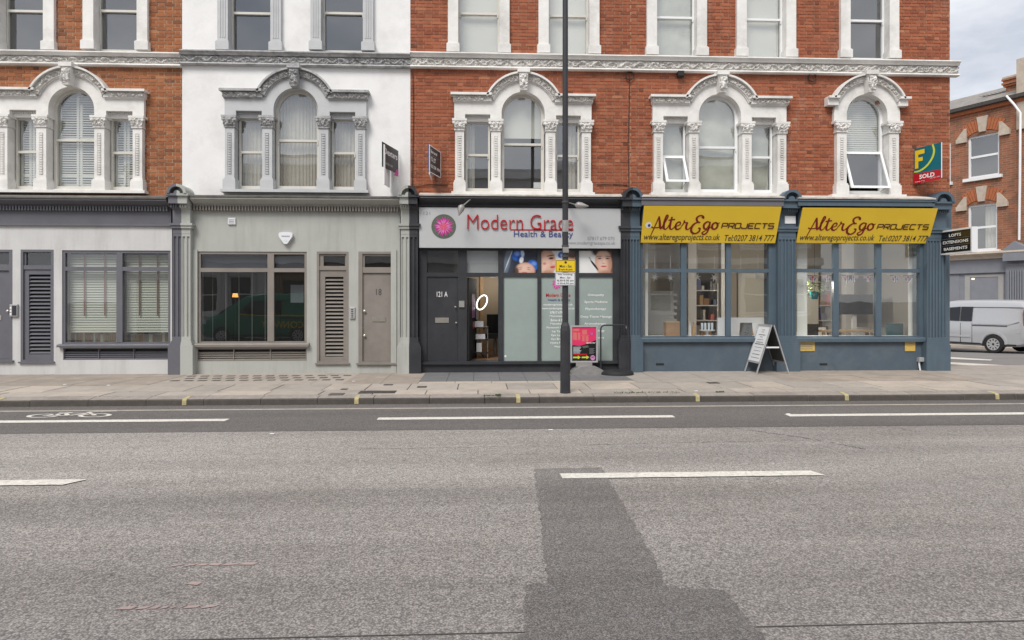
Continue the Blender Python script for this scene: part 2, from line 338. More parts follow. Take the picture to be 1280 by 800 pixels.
# ------------------------------------------------------------------ lettering and flat print
_TC = {}
def glyphs(body, bold=0.0, res=2, shear=0.0, spacing=1.0):
    k = (body, bold, res, shear, spacing)
    if k not in _TC:
        cu = bpy.data.curves.new('lettering', 'FONT'); cu.body = body; cu.resolution_u = res; cu.offset = bold; cu.shear = shear; cu.space_character = spacing
        o = bpy.data.objects.new('lettering', cu); me = bpy.data.meshes.new_from_object(o)
        vs = [tuple(v.co[:2]) for v in me.vertices]; fs = [tuple(p.vertices) for p in me.polygons]
        x0, x1 = min(v[0] for v in vs), max(v[0] for v in vs); y0, y1 = min(v[1] for v in vs), max(v[1] for v in vs)
        vs = [((x-x0)/(x1-x0), (y-y0)/(y1-y0)) for x, y in vs]
        bpy.data.objects.remove(o); bpy.data.curves.remove(cu); bpy.data.meshes.remove(me); _TC[k] = (vs, fs)
    return _TC[k]
def on_plane(BL, BR, TL):
    BL, BR, TL = Vector(BL), Vector(BR), Vector(TL); U, V = BR-BL, TL-BL; Nn = U.cross(V).normalized()
    return lambda s, t, h=0.0: BL + U*s + V*t + Nn*h
def text_on(pl, s0, s1, t0, t1, body, mat_, parent, bold=0.0, lift=.004, thick=0.0, shear=0.0, name='lettering', res=2, spacing=1.0):
    vs, fs = glyphs(body, bold, res, shear, spacing); mb = MB()
    q = lambda v, h: tuple(pl(s0+(s1-s0)*v[0], t0+(t1-t0)*v[1], h))
    mb.add([q(v, lift+thick) for v in vs], fs)
    if thick:
        ec = {}
        for f in fs:
            for a, b in zip(f, f[1:]+f[:1]): ec[(a, b)] = 1
        for (a, b) in list(ec):
            if (b, a) not in ec: mb.add([q(vs[a], lift+thick), q(vs[b], lift+thick), q(vs[b], lift), q(vs[a], lift)], [(0, 3, 2, 1)])
    return mb.build(name, mat_, parent)
def shape_on(pl, pts, mat_, parent, lift=.003, name='print'):
    mb = MB(); mb.sheet([tuple(pl(s, t, lift)) for s, t in pts]); return mb.build(name, mat_, parent)
def ell(cx, cy, rx, ry, n=20, rot=0):
    c, s_ = math.cos(rot), math.sin(rot)
    return [(cx+rx*math.cos(2*math.pi*k/n)*c-ry*math.sin(2*math.pi*k/n)*s_, cy+rx*math.cos(2*math.pi*k/n)*s_+ry*math.sin(2*math.pi*k/n)*c) for k in range(n)]
def rc(a, b, c, d): return [(a, c), (b, c), (b, d), (a, d)]
def ribbon(mb, pl, pts, w, lift, n=6, aspect=1.0):    # tapered stroke through points; w = list of half widths
    P = [Vector((p[0]*aspect, p[1])) for p in pts]; Wd = w if isinstance(w, (list, tuple)) else [w]*len(P); out = []
    for i in range(len(P)-1):
        p0, p1, p2, p3 = P[max(i-1, 0)], P[i], P[i+1], P[min(i+2, len(P)-1)]
        for k in range(n):
            t = k/n; a = .5*((2*p1)+(p2-p0)*t+(2*p0-5*p1+4*p2-p3)*t*t+(3*p1-p0-3*p2+p3)*t**3); out.append((a, Wd[i]+(Wd[i+1]-Wd[i])*t))
    out.append((P[-1], Wd[-1])); vs = []
    for i, (p, ww) in enumerate(out):
        d = (out[min(i+1, len(out)-1)][0]-out[max(i-1, 0)][0]); d = d.normalized() if d.length > 0 else Vector((1, 0)); nn = Vector((-d.y, d.x))*ww
        for q in (p+nn, p-nn): vs.append(tuple(pl(q.x/aspect, q.y, lift)))
    mb.add(vs, [(2*i, 2*i+1, 2*i+3, 2*i+2) for i in range(len(out)-1)])
def plane_px(x0, y0, x1, y1, Y):
    xm = (x0+x1)/2; X0, X1 = WX(x0, Y), WX(x1, Y); Z0, Z1 = W(xm, y1, Y)[1], W(xm, y0, Y)[1]
    return on_plane((X0, Y, Z0), (X1, Y, Z0), (X0, Y, Z1))
def rect(x0, y0, x1, y1, Y):     # px rectangle -> X0, X1, Z0 (bottom), Z1 (top)
    xm = (x0+x1)/2; return WX(x0, Y), WX(x1, Y), W(xm, y1, Y)[1], W(xm, y0, Y)[1]

# ------------------------------------------------------------------ the ground
ZP = .13
def zside(y): return .085 - .040*max(0, min(y-1.0, 11.0))
MB().sheet([(-900, -900, -.9), (900, -900, -.9), (900, 1500, -.9), (-900, 1500, -.9)]).build('ground', 'asphalt_side', kind='structure')
YK = -3.8                         # kerb face
road = MB().add([(-70, -15.0, 0), (70, -15.0, 0), (70, YK, 0), (-70, YK, 0)], [(0, 1, 2, 3)]).build('road', 'asphalt', kind='structure')
yl = G(600, 537)[1]
MB().sheet([(-70, yl, .003), (70, yl, .003), (70, YK, .003), (-70, YK, .003)]).build('cycle_lane_surface', 'asphalt_lane', road)
yb = G(600, 792)[1]
MB().box(-70, 70, yb-.004, yb+.003, .0, .0045).build('tar_seam', 'tar_dark', road)
pp = [(668, 587), (700, 585.5), (752, 585), (768, 612), (790, 650), (815, 695), (834, 734), (870, 737), (905, 738), (925, 762), (950, 791), (1000, 850), (600, 850), (656, 788), (657, 760), (656, 733), (672, 731), (686, 730), (681, 700), (676, 655), (672, 620)]
pw3 = [Vector(G(x, y)) for x, y in pp]; rag = []
for a_, b_ in zip(pw3, pw3[1:]+pw3[:1]):
    n_ = max(1, int((b_-a_).length/.035))
    for k in range(n_): q_ = a_+(b_-a_)*k/n_; rag.append((q_.x+rnd.uniform(-.012, .012), q_.y+rnd.uniform(-.012, .012), .005))
MB().sheet(rag).build('repair_patch', 'asphalt_patch', road)
def crack(pts, w):
    P_ = []
    for (x0, y0), (x1, y1) in zip(pts, pts[1:]):
        for k in range(14): P_.append(G(x0+(x1-x0)*k/14+rnd.uniform(-2, 2), y0+(y1-y0)*k/14+rnd.uniform(-.5, .5)))
    mb = MB()
    for k in range(len(P_)-1):
        if rnd.random() < .22: continue
        a_, b_ = Vector(P_[k]), Vector(P_[k+1]); d_ = (b_-a_).normalized(); n_ = Vector((-d_.y, d_.x))*w*rnd.uniform(.4, 1)
        mb.sheet([(*(a_-n_*.6), .0042), (*(b_-n_), .0042), (*(b_+n_), .0042), (*(a_+n_*.6), .0042)][::1])
    mb.build('road_crack', 'tar_dark', road, kind='stuff')
crack([(900, 533), (960, 541), (1015, 549), (1090, 563)], .012); crack([(440, 561), (560, 560), (700, 557), (840, 554), (1000, 550)], .007); crack([(1120, 535), (1150, 542)], .01); crack([(690, 690), (760, 693), (800, 690)], .008)
def mark(x0, x1, y0a, y1a, name='road_marking', m='road_paint', z=.009, slant=0):
    A, B = G(x0, y0a, 0), G(x1, y0a, 0); ya, yb_ = G(640, y0a)[1], G(640, y1a)[1]
    n = 14; top = []; bot = []
    for i in range(n+1):
        x = A[0]+(B[0]-A[0])*i/n; top.append((x+rnd.uniform(-.008, .008), ya+rnd.uniform(-.006, .006), z)); bot.append((x+slant*(i == n)+rnd.uniform(-.008, .008), yb_+rnd.uniform(-.006, .006), z))
    MB().sheet(bot+top[::-1]).build(name, m, road)
mark(-60, 123, 593.6, 600.0, slant=-.12); mark(700, 1022, 593.6, 599.8, slant=.05)
for a, b in ((-260, 293), (474, 843), (988, 1500)): mark(a, b, 521.2, 524.0, z=.008)
yk2 = G(600, 510.5)[1]
MB().box(-70, 70, yk2, yk2+.075, .001, .007).build('kerb_line', 'line_cream', road)
# cycle symbol painted on the lane
cyc = MB(); o0 = G(20, 524); o1 = G(128, 524); top_ = G(75, 514.5)
cpl = on_plane((o0[0]+.05, o0[1]+.08, .009), (o1[0], o0[1]+.08, .009), (o0[0]-.05, top_[1], .009))
for cx_ in (.18, .80): ribbon(cyc, cpl, ell(cx_, .27, .17, .25, 16)+[ell(cx_, .27, .17, .25, 16)[0]], .03, 0, 2)
for s_ in (((.18, .27), (.36, .66)), ((.36, .66), (.66, .62)), ((.36, .66), (.48, .27)), ((.48, .27), (.66, .62)), ((.62, .80), (.80, .27)), ((.18, .27), (.48, .27)), ((.27, .72), (.44, .72)), ((.62, .82), (.95, .95))):
    ribbon(cyc, cpl, s_, .03, 0, 1)
cyc.build('cycle_symbol', 'road_paint', road, fix=False)
for x0, x1, y in ((213, 312, 707), (233, 250, 730), (146, 272, 761)):
    A, B = G(x0, y), G(x1, y); mb = MB(); x = A[0]
    while x < B[0]:
        w = rnd.uniform(.03, .12)
        if rnd.random() < .8: o_ = rnd.uniform(-.015, .015); mb.sheet([(x, A[1]-.02+o_, .004), (x+w*.8, A[1]-.015-o_, .004), (x+w, A[1]+.02, .004), (x+.02, A[1]+.015+o_, .004)])
        x += w
    mb.build('survey_mark', 'mark_pink', road, kind='stuff')
# pavement: bedding, forecourt, slabs, kerb stones
pave = MB().box(-30, 9.4, YK+.12, -.02, -.05, ZP-.02).box(9.4, 22, YK+.12, 1.0, -.05, ZP-.02).build('pavement', 'joint_grout', kind='structure')
xs0, xs1 = -22.0, 17.0
rows = [(-2.06, -2.98), (-2.98, -3.52)]
slab_mesh = {}
def slab(w, d, k, h=.02):
    key = (round(w, 3), round(d, 3), k)
    if key not in slab_mesh:
        me = MB().add([(-w/2, -d/2, -h), (w/2, -d/2, -h), (w/2, d/2, -h), (-w/2, d/2, -h), (-w/2+.004, -d/2+.004, 0), (w/2-.004, -d/2+.004, 0), (w/2-.004, d/2-.004, 0), (-w/2+.004, d/2-.004, 0)],
                      [(4, 5, 6, 7), (0, 1, 5, 4), (1, 2, 6, 5), (2, 3, 7, 6), (3, 0, 4, 7)]).mesh('paving_slab'); me.materials.append(M['slab_%d' % k]); slab_mesh[key] = me
    return slab_mesh[key]
for ri, (ya, yb2) in enumerate(rows):
    x = xs0 + ri*.37
    while x < xs1:
        w = (.90, .75, .90, .60)[rnd.randrange(4)] if ri == 0 else .9
        k = rnd.randrange(5); o = link('paving_slab', slab(w-.012, ya-yb2-.012, k), pave, loc=(x+w/2, (ya+yb2)/2, ZP+rnd.uniform(-.003, .003)))
        o.rotation_euler = (rnd.uniform(-.002, .002), rnd.uniform(-.002, .002), 0); x += w
kx = xs0
while kx < xs1:                                      # kerb stones
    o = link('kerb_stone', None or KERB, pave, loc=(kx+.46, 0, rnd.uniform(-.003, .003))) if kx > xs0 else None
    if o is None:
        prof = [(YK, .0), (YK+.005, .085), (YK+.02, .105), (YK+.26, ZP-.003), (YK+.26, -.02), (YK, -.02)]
        KERB = MB().run(prof, -.455, .455).mesh('kerb_stone'); KERB.materials.append(M['kerb_granite']); KERB.materials.append(M['kerb_face_shade_dirt']); [setattr(f_, 'material_index', 1) for f_ in KERB.polygons if f_.normal.y < -.7]; link('kerb_stone', KERB, pave, loc=(kx+.46, 0, 0))
    kx += .92
for px_ in (-40, 15, 238, 447, 648, 876, 1070, 1270):
    c = G(px_, 497, .1)[0]; w = .034
    MB().run([(YK-.003, .012), (YK+.002, .088), (YK+.018, .109), (YK+.2, ZP), (YK+.2, ZP-.006), (YK+.01, .08)], c-w, c+w).build('loading_mark', 'kerb_yellow', pave)
# forecourt strip beside the buildings
def fore(px0, px1, m, y0=-2.05, y1=-.03, nx=0, ny=0, name='forecourt_slab', z=0):
    X0, X1 = px0, px1
    if not nx: MB().box(X0, X1, y0, y1, ZP-.04, ZP+z).build(name, m, pave); return
    for i in range(nx):
        for j in range(ny):
            w, d = (X1-X0)/nx, (y1-y0)/ny
            link(name, tile_mesh(w-.008, d-.008, m), pave, loc=(X0+w*(i+.5), y0+d*(j+.5), ZP+z+rnd.uniform(-.002, .002)))
_tm = {}
def tile_mesh(w, d, m):
    k = (round(w, 3), round(d, 3), m)
    if k not in _tm:
        me = MB().box(-w/2, w/2, -d/2, d/2, -.03, 0).mesh('tile'); me.materials.append(M[m]); _tm[k] = me
    return _tm[k]
fx = lambda p: WX(p, -1.0)
fore(-22, fx(-60), 'forecourt_tan'); fore(fx(-60), fx(215), 'forecourt_tan', nx=6, ny=2)
fore(fx(215), fx(440), 'slab_1', -2.05, -.03, nx=6, ny=2, z=-.004); fore(fx(440), fx(528), 'forecourt_tan', nx=2, ny=1)
fore(fx(528), fx(782), 'slate_tile', -1.75, -.03, nx=8, ny=3, name='slate_slab', z=.004); fore(fx(528), fx(782), 'slab_2', -2.05, -1.75, nx=6, ny=1)
fore(fx(782), fx(960), 'slab_4', -2.05, -.03, nx=6, ny=2); fore(fx(960), fx(1195), 'forecourt_tan', nx=7, ny=2)
fore(fx(1195), 17.0, 'slab_4', -2.05, .98, nx=6, ny=3)
for j, yy in enumerate((-.55, -.95, -1.35)):           # pavement lights: rows of dark blocks
    x = fx(228) + (j % 2)*.13
    while x < fx(434):
        link('pavement_light_block', tile_mesh(.15, .13, 'block_dark'), pave, loc=(x, yy, ZP+.004)); x += .27
def cover(x0, x1, y0, y1, name='manhole_cover', m='iron'):
    a, b = G(x0, y1, ZP), G(x1, y0, ZP); MB().box(a[0], a[0]+(b[0]-a[0])*.98, a[1], b[1], ZP-.02, ZP+.006).build(name, m, pave)
cover(447, 497, 488.5, 492); cover(425, 436, 486, 487.6); cover(521, 534, 483, 484.6); cover(479, 492, 480.5, 481.8); cover(410, 432, 491.5, 494, m='block_dark'); cover(886, 897, 478, 479.3)
# litter and weeds
lit = MB()
for px_, py_, z in ((136, 482, ZP), (81, 481, ZP), (340, 543, .003), (442, 477, ZP), (985, 518, .004), (688, 538, .003), (870, 489, ZP)):
    a = G(px_, py_, z); lit.box(a[0]-.025, a[0]+.03, a[1]-.015, a[1]+.02, z+.004, z+.012)
lit.build('litter', 'print_white', pave, kind='stuff')
wd = MB()
for px0, px1, py_ in ((604, 624, 495), (768, 800, 491), (895, 905, 490), (800, 850, 490.5), (620, 626, 494)):
    for _ in range(70):
        a = G(rnd.uniform(px0, px1), py_+rnd.uniform(-.6, .6), ZP); h = rnd.uniform(.008, .028); t = rnd.uniform(0, 6.28); w = .008
        wd.add([(a[0]-w*math.cos(t), a[1]-w*math.sin(t), ZP), (a[0]+w*math.cos(t), a[1]+w*math.sin(t), ZP), (a[0]+rnd.uniform(-.03, .03), a[1]+rnd.uniform(-.03, .03), ZP+h)], [(0, 1, 2)])
wd.build('weeds', 'weed_green', kind='stuff', label='small green weeds growing in the joint behind the kerb', cat='weeds')
# side road falling away round the corner
sr = MB(); ys = [1.0, 4, 8, 12, 20, 60]
for i in range(len(ys)-1):
    a, b = ys[i], ys[i+1]; sr.add([(8.0, a, zside(a)), (90, a, zside(a)), (90, b, zside(b)), (8.0, b, zside(b))], [(0, 1, 2, 3)])
sr.box(22, 90, YK, 1.0, -.2, .001)
side = sr.build('side_road', 'asphalt_side', kind='structure')
def GS(px, py):
    z = 0
    for _ in range(12): p = G(px, py, z); z = zside(p[1])
    return (p[0], p[1], z+.012)
MB().sheet([GS(1150, 451.0), GS(1300, 459.6), GS(1300, 462.4), GS(1150, 453.6)][::-1]).build('road_marking', 'road_paint', side)
MB().sheet([GS(1165, 445.2), GS(1241, 450.0), GS(1238, 451.2), GS(1165, 448.4)][::-1]).build('road_marking', 'road_paint', side)

# ------------------------------------------------------------------ house building kit
def wall_grid(x0, x1, z0, z1, holes, y0, y1):
    mb = MB(); xs = sorted({x0, x1, *[h[0] for h in holes], *[h[1] for h in holes]}); zs = sorted({z0, z1, *[h[2] for h in holes], *[h[3] for h in holes]})
    xs = [x for x in xs if x0 <= x <= x1]; zs = [z for z in zs if z0 <= z <= z1]
    for i in range(len(xs)-1):
        run = None
        for j in range(len(zs)-1):
            cx_, cz = (xs[i]+xs[i+1])/2, (zs[j]+zs[j+1])/2
            inside = any(h[0] < cx_ < h[1] and h[2] < cz < h[3] for h in holes)
            if not inside: run = (run[0], zs[j+1]) if run else (zs[j], zs[j+1])
            if (inside or j == len(zs)-2) and run: mb.box(xs[i], xs[i+1], y0, y1, *run); run = None
    return mb
def with_tint(me, vals):
    a = me.attributes.new('tint', 'FLOAT', 'FACE'); a.data.foreach_set('value', vals)
def brick_box(x0, x1, y0, y1, z0, z1):
    return ([(x0,y0,z0),(x1,y0,z0),(x1,y1,z0),(x0,y1,z0),(x0,y0,z1),(x1,y0,z1),(x1,y1,z1),(x0,y1,z1)], [(0,3,2,1),(4,5,6,7),(0,1,5,4),(1,2,6,5),(3,0,4,7)])
def brickwork(house, x0, x1, z0, z1, holes, bm, mm, seed, near=(0, 5)):
    wall_grid(x0, x1, z0, z1, holes, 0, .3).build('wall', mm, house)
    rr = random.Random(seed); CH, ST, HD, J = .0755, .217, .1055, .0145; bricks = []; full = []
    z = z0+J/2; row = 0
    while z < z1-.04:
        x = x0-.06-(.5*(ST+HD+2*J) if row % 2 else 0); k = 1
        while x < x1:
            w = ST if k % 2 else HD; a, b = max(x, x0), min(x+w, x1)
            zt = min(z+CH-J, z1)
            segs = [(a, b)]
            for h in holes:
                if h[2]-.005 < zt and z < h[3]+.0:
                    ns = []
                    for p, q in segs:
                        if q <= h[0] or p >= h[1]: ns.append((p, q)); continue
                        if p < h[0]: ns.append((p, h[0]))
                        if q > h[1]: ns.append((h[1], q))
                    segs = ns
            for p, q in segs:
                if q-p < .02: continue
                t = min(1, max(0, rr.gauss(.55, .15)))
                if abs(q-p-ST) < 1e-6: full.append((p, z, t))
                else: bricks.append((p, q, z, zt, t))
            x += w+J; k += 1
        z += CH; row += 1
    full.sort(key=lambda f: (f[0]+ST/2-near[0])**2+((f[1]-near[1])*1.2)**2)
    protos = []
    for i in range(7):
        v, f = brick_box(-ST/2, ST/2, -.009, .02, -(CH-J)/2, (CH-J)/2); me = bpy.data.meshes.new('brick'); me.from_pydata(v, [], f); with_tint(me, [.12+.13*i]*5); me.materials.append(M[bm]); protos.append(me)
    for p, z, t in full[:300]:
        link('brick', protos[min(6, int(t*6.99))], house, loc=(p+ST/2, rr.uniform(-.003, .003), z+(CH-J)/2))
    mb = MB(); tv = []
    for p, z, t in full[300:]: bricks.append((p, p+ST, z, z+CH-J, t))
    for p, q, z, zt, t in bricks:
        d = rr.uniform(-.003, .003); v, f = brick_box(p+rr.uniform(0, .002), q-rr.uniform(0, .002), -.009+d, .02, z, zt); mb.add(v, f); tv += [t]*5
    o = mb.build('brickwork', bm, house, kind='stuff')
    with_tint(o.data, tv)
def band(house, px0, px1, pyt, pyb, mfr, mplain, seed, x0=None, x1=None, ret=False):
    Y = -.12; xm = (px0+px1)/2; X0 = WX(px0, -.05) if x0 is None else x0; X1 = WX(px1, -.05) if x1 is None else x1
    zt, zb = W(xm, pyt, Y)[1], W(xm, pyb, Y)[1]; h = zt-zb
    mb = MB(); mb.run([(0.01, zt), (-.17, zt-.005), (-.175, zt-.03), (-.13, zt-.055), (-.11, zt-h*.30), (.01, zt-h*.30)], X0, X1)
    mb.run([(.01, zb), (-.10, zb), (-.125, zb+.02), (-.11, zb+.05), (.01, zb+.05)], X0, X1)
    b = mb.build('band_course', mplain, house)
    fr = MB().relief(lambda u, v, d: (u, -.055-d, v), X0, X1, zb+.05, zt-h*.30, .017, .05, seed); fr.box(X0, X1, -.052, .008, zb+.05, zt-h*.30)
    fr.build('frieze', mfr, b)
    return zt, zb
def pane(mb, x0, x1, z0, z1, y): return mb.add([(x0, y, z0), (x1, y, z0), (x1, y, z1), (x0, y, z1)], [(0, 1, 2, 3)])
def curtain(x0, x1, z0, z1, y, amp=.02, lam=.07, seed=0):
    mb = MB(); n = max(6, int((x1-x0)/.012)); rr = random.Random(seed); ph = rr.uniform(0, 6)
    pts = [(x0+(x1-x0)*i/n, y+amp*math.sin(2*math.pi*(x0+(x1-x0)*i/n)/lam+ph+1.5*math.sin(i*.11))) for i in range(n+1)]
    mb.add([(x, yy, z0) for x, yy in pts]+[(x, yy, z1) for x, yy in pts], [(i, i+1, i+n+2, i+n+1) for i in range(n)])
    return mb
def slats(parent, x0, x1, z0, z1, y, pitch, depth, tilt, m, thick=.004, name='slat', arch=None):
    n = int((z1-z0)/pitch); me_c = {}
    for i in range(n):
        z = z0+pitch*(i+.5); a, b = x0, x1
        if arch and z > arch[1]:
            hw = math.sqrt(max(0, arch[2]**2-(z-arch[1])**2)); a, b = max(x0, arch[0]-hw), min(x1, arch[0]+hw)
            if b-a < .04: continue
        k = round(b-a, 3)
        if k not in me_c:
            c, s_ = math.cos(tilt)*depth/2, math.sin(tilt)*depth/2; w = k/2
            me = MB().hexa([(-w, -c, -s_-thick), (w, -c, -s_-thick), (w, c, s_-thick), (-w, c, s_-thick), (-w, -c, -s_), (w, -c, -s_), (w, c, s_), (-w, c, s_)]).mesh('slat'); me.materials.append(M[m]); me_c[k] = me
        link(name, me_c[k], parent, loc=((a+b)/2, y, z))
def dressing(win, kind, x0, x1, z0, z1, y, arch=None, seed=0):
    xm = (x0+x1)/2
    def sheet(a, b, c, d, m, nm, yy=y):
        if arch and d > arch[1] and a <= arch[0]-arch[2]+.02:
            pts = [(a, c), (b, c)]+[(arch[0]+arch[2]*math.cos(math.pi*k/16), arch[1]+arch[2]*math.sin(math.pi*k/16)) for k in range(17)]
            MB().sheet([(p, yy, q) for p, q in pts]).build(nm, m, win)
        else: pane(MB(), a, b, c, d, yy).build(nm, m, win)
    if kind == 'shutter':
        fr = MB(); w = .05
        for a, b in ((x0, xm-.012), (xm+.012, x1)):
            fr.box(a, a+w, y-.012, y+.012, z0, z1 if not arch else arch[1]+.18); fr.box(b-w, b, y-.012, y+.012, z0, z1 if not arch else arch[1]+(.42 if b > xm+.1 or a < xm else .42)*.8)
            for zz in (z0, z0+.24, (z0+z1)/2): fr.box(a+w, b-w, y-.012, y+.012, zz, zz+.06)
        fr.build('shutter_frame', 'blind_white', win)
        slats(win, x0+w*.6, x1-w*.6, z0+.06, z1-.03, y, .052, .05, R(38), 'blind_white', arch=(arch[0], arch[1], arch[2]-.06) if arch else None)
    elif kind == 'blind': slats(win, x0, x1, z0, z1, y, .035, .034, R(62), 'blind_white')
    elif kind == 'curtain': curtain(x0, x1, z0, z1, y+.03, .016, .075, seed).build('curtain', 'curtain_cream', win, smooth=60)
    elif kind == 'taupe': curtain(x0, x1, z0, z1, y+.03, .016, .06, seed).build('curtain', 'curtain_taupe', win, smooth=60)
    elif kind == 'side_curtain_l': curtain(x0, x0+(x1-x0)*.35, z0, z1, y+.05, .018, .07, seed).build('curtain', 'curtain_cream', win, smooth=60)
    elif kind == 'side_curtain_r': curtain(x0+(x1-x0)*.55, x1, z0, z1, y+.05, .018, .09, seed).build('curtain', 'curtain_cream', win, smooth=60)
    elif kind == 'roller': sheet(x0, x1, z0, z1, 'blind_white', 'roller_blind')
    elif kind == 'half_roller': sheet(x0, x1, z0+(z1-z0)*.56, z1, 'blind_white', 'roller_blind')
    elif kind == 'cloth':
        mb = MB(); nx, nz_ = 14, 30; zz1 = z1
        for j in range(nz_+1):
            z = z0+(zz1-z0)*j/nz_; a, b = x0, x1
            if arch and z > arch[1]:
                hw = math.sqrt(max(0.0, arch[2]**2-(z-arch[1])**2)); a, b = arch[0]-hw, arch[0]+hw
            for i in range(nx+1):
                x = a+(b-a)*i/nx; mb.v.append((x, y+.05*noise.noise(Vector((x*2.2, z*3.5+x*1.5, seed)))+.02*abs(math.sin(z*5)), z))
        mb.f += [(j*(nx+1)+i, j*(nx+1)+i+1, (j+1)*(nx+1)+i+1, (j+1)*(nx+1)+i) for j in range(nz_) for i in range(nx)]
        mb.build('hung_sheet', 'cloth_sheet', win, smooth=80)
def sash(house, x0, x1, z0, z1, zr, y, fm, gm, dress, w=.05, arch=None, seed=0, dy=.09, bottom=True, name='window'):
    """sash window in the opening; arch = (cx, cz, r) of the opening when round-headed"""
    mb = MB()
    if arch:
        cx_, cz, r = arch; n = 18
        o = [(cx_+r*math.cos(math.pi*k/n), cz+r*math.sin(math.pi*k/n)) for k in range(n+1)]; i_ = [(cx_+(r-w*1.3)*math.cos(math.pi*k/n), cz+(r-w*1.3)*math.sin(math.pi*k/n)) for k in range(n+1)]
        for k in range(n): mb.prism([o[k], o[k+1], i_[k+1], i_[k]], y-.03, y+.04)
        mb.box(x0, x0+w*1.3, y-.03, y+.04, z0, cz); mb.box(x1-w*1.3, x1, y-.03, y+.04, z0, cz); mb.box(x0+w*1.3, x1-w*1.3, y-.03, y+.04, z0, z0+.075)
    else: mb.frame(x0, x1, z0, z1, y-.03, y+.04, w, .07, w)
    mb.box(x0+w, x1-w, y-.045, y+.02, zr-.025, zr+.025)
    for sx in (x0+w-.012, x1-w-.012): mb.box(sx, sx+.024, y-.05, y-.01, zr-.09, zr-.02)     # sash horns
    win = mb.build(name, fm, house)
    a, b = x0+w*.9, x1-w*.9
    if bottom: pane(MB(), a, b, z0+.05, zr, y+.018).build('pane', gm, win)
    if arch:
        cx_, cz, r = arch; r2 = r-w; pts = [(a, zr), (b, zr), ]+[(cx_+r2*math.cos(math.pi*k/18), cz+r2*math.sin(math.pi*k/18)) for k in range(19)]
        MB().sheet([(p, y-.012, q) for p, q in pts]).build('pane', gm, win)
    else: pane(MB(), a, b, zr, z1-w*.8, y-.012).build('pane', gm, win)
    ar = (arch[0], arch[1], arch[2]-w) if arch else None
    for kd in dress: dressing(win, kd, a, b, z0+.06, (arch[1]+arch[2]-w) if arch else z1-.04, y+dy, ar, seed)
    return win
def upper_window(house, cpx, pyb, pyr, trim, fm, dress, jm, seed=0, wid=1.36, yw=.16, gm='glass_upper'):
    X = WX(cpx, -.04); zb = W(cpx, pyb, -.04)[1]; zt = zb+2.05; hw = wid/2; pw = .225
    for s in (-1, 1):
        mb = MB(); a, b = (X-hw, X-hw+pw) if s < 0 else (X+hw-pw, X+hw)
        mb.box(a, b, -.10, .12, zb+.19, zt); mb.box(a-.03, b+.03, -.14, .115, zb-.01, zb+.17); mb.box(a-.015, b+.015, -.12, .118, zb+.17, zb+.19)
        if trim == 'stucco_grey_trim':
            for q in (.05, .10, .15): mb.box(a+q, a+q+.022, -.112, -.1, zb+.26, zt)
        mb.box(a if s < 0 else a+.02, b-.02 if s < 0 else b, .12, .24, zb-.01, zt)
        mb.build('window_jamb', trim, house)
    MB().box(X-hw-.08, X+hw+.08, -.12, .2, zt, zt+.3).build('lintel', trim, house)
    zr = W(cpx, pyr, yw)[1]
    sash(house, X-hw+pw-.02, X+hw-pw+.02, zb, zt, zr, yw, fm, gm, dress, .055, seed=seed)
    return (X-hw+.05, X+hw-.05, zb-.3, zt+.02)
def column_mesh(x0, x1, zb, zcap, y0, mb=None):
    mb = mb or MB(); c = (x0+x1)/2; w = x1-x0
    mb.box(x0, x1, y0+.012, .2, zb+.25, zcap)                     # shaft body
    st = .045
    mb.box(x0, c-st, y0, y0+.012, zb+.25, zcap); mb.box(c+st, x1, y0, y0+.012, zb+.25, zcap)
    mb.box(c-st, c+st, y0, y0+.012, zb+.25, zb+.32); mb.box(c-st, c+st, y0, y0+.012, zcap-.12, zcap)
    z = zb+.345
    while z < zcap-.15: mb.box(c-.03, c+.03, y0-.012, y0+.02, z, z+.028); z += .052
    mb.box(x0-.035, x1+.035, y0-.045, .19, zb, zb+.21); mb.box(x0-.018, x1+.018, y0-.025, .195, zb+.21, zb+.25)
    return mb
def capital(x0, x1, z0, z1, y0, seed):
    mb = MB(); mb.box(x0, x1, y0+.004, .195, z0, z1); h = z1-z0
    mb.box(x0-.055, x1+.055, y0-.06, .18, z1-.05, z1); mb.box(x0-.012, x1+.012, y0-.015, .19, z0, z0+.025)
    fl = lambda v: .05*max(0, (v-z0)/h)**1.5
    mb.relief(lambda u, v, d: (u+(u-(x0+x1)/2)*fl(v)*3, y0-.008-fl(v)-d, v), x0-.01, x1+.01, z0+.02, z1-.045, .014, .045, seed, .12)
    rr = random.Random(seed)
    for s in (-1, 1):
        xx = x0 if s < 0 else x1
        mb.lathe([(.005, -.05), (.035, -.045), (.04, 0), (.03, .03)], (xx+s*.02, y0-.03, z1-.085), 8, 'y')
    return mb
HX = []
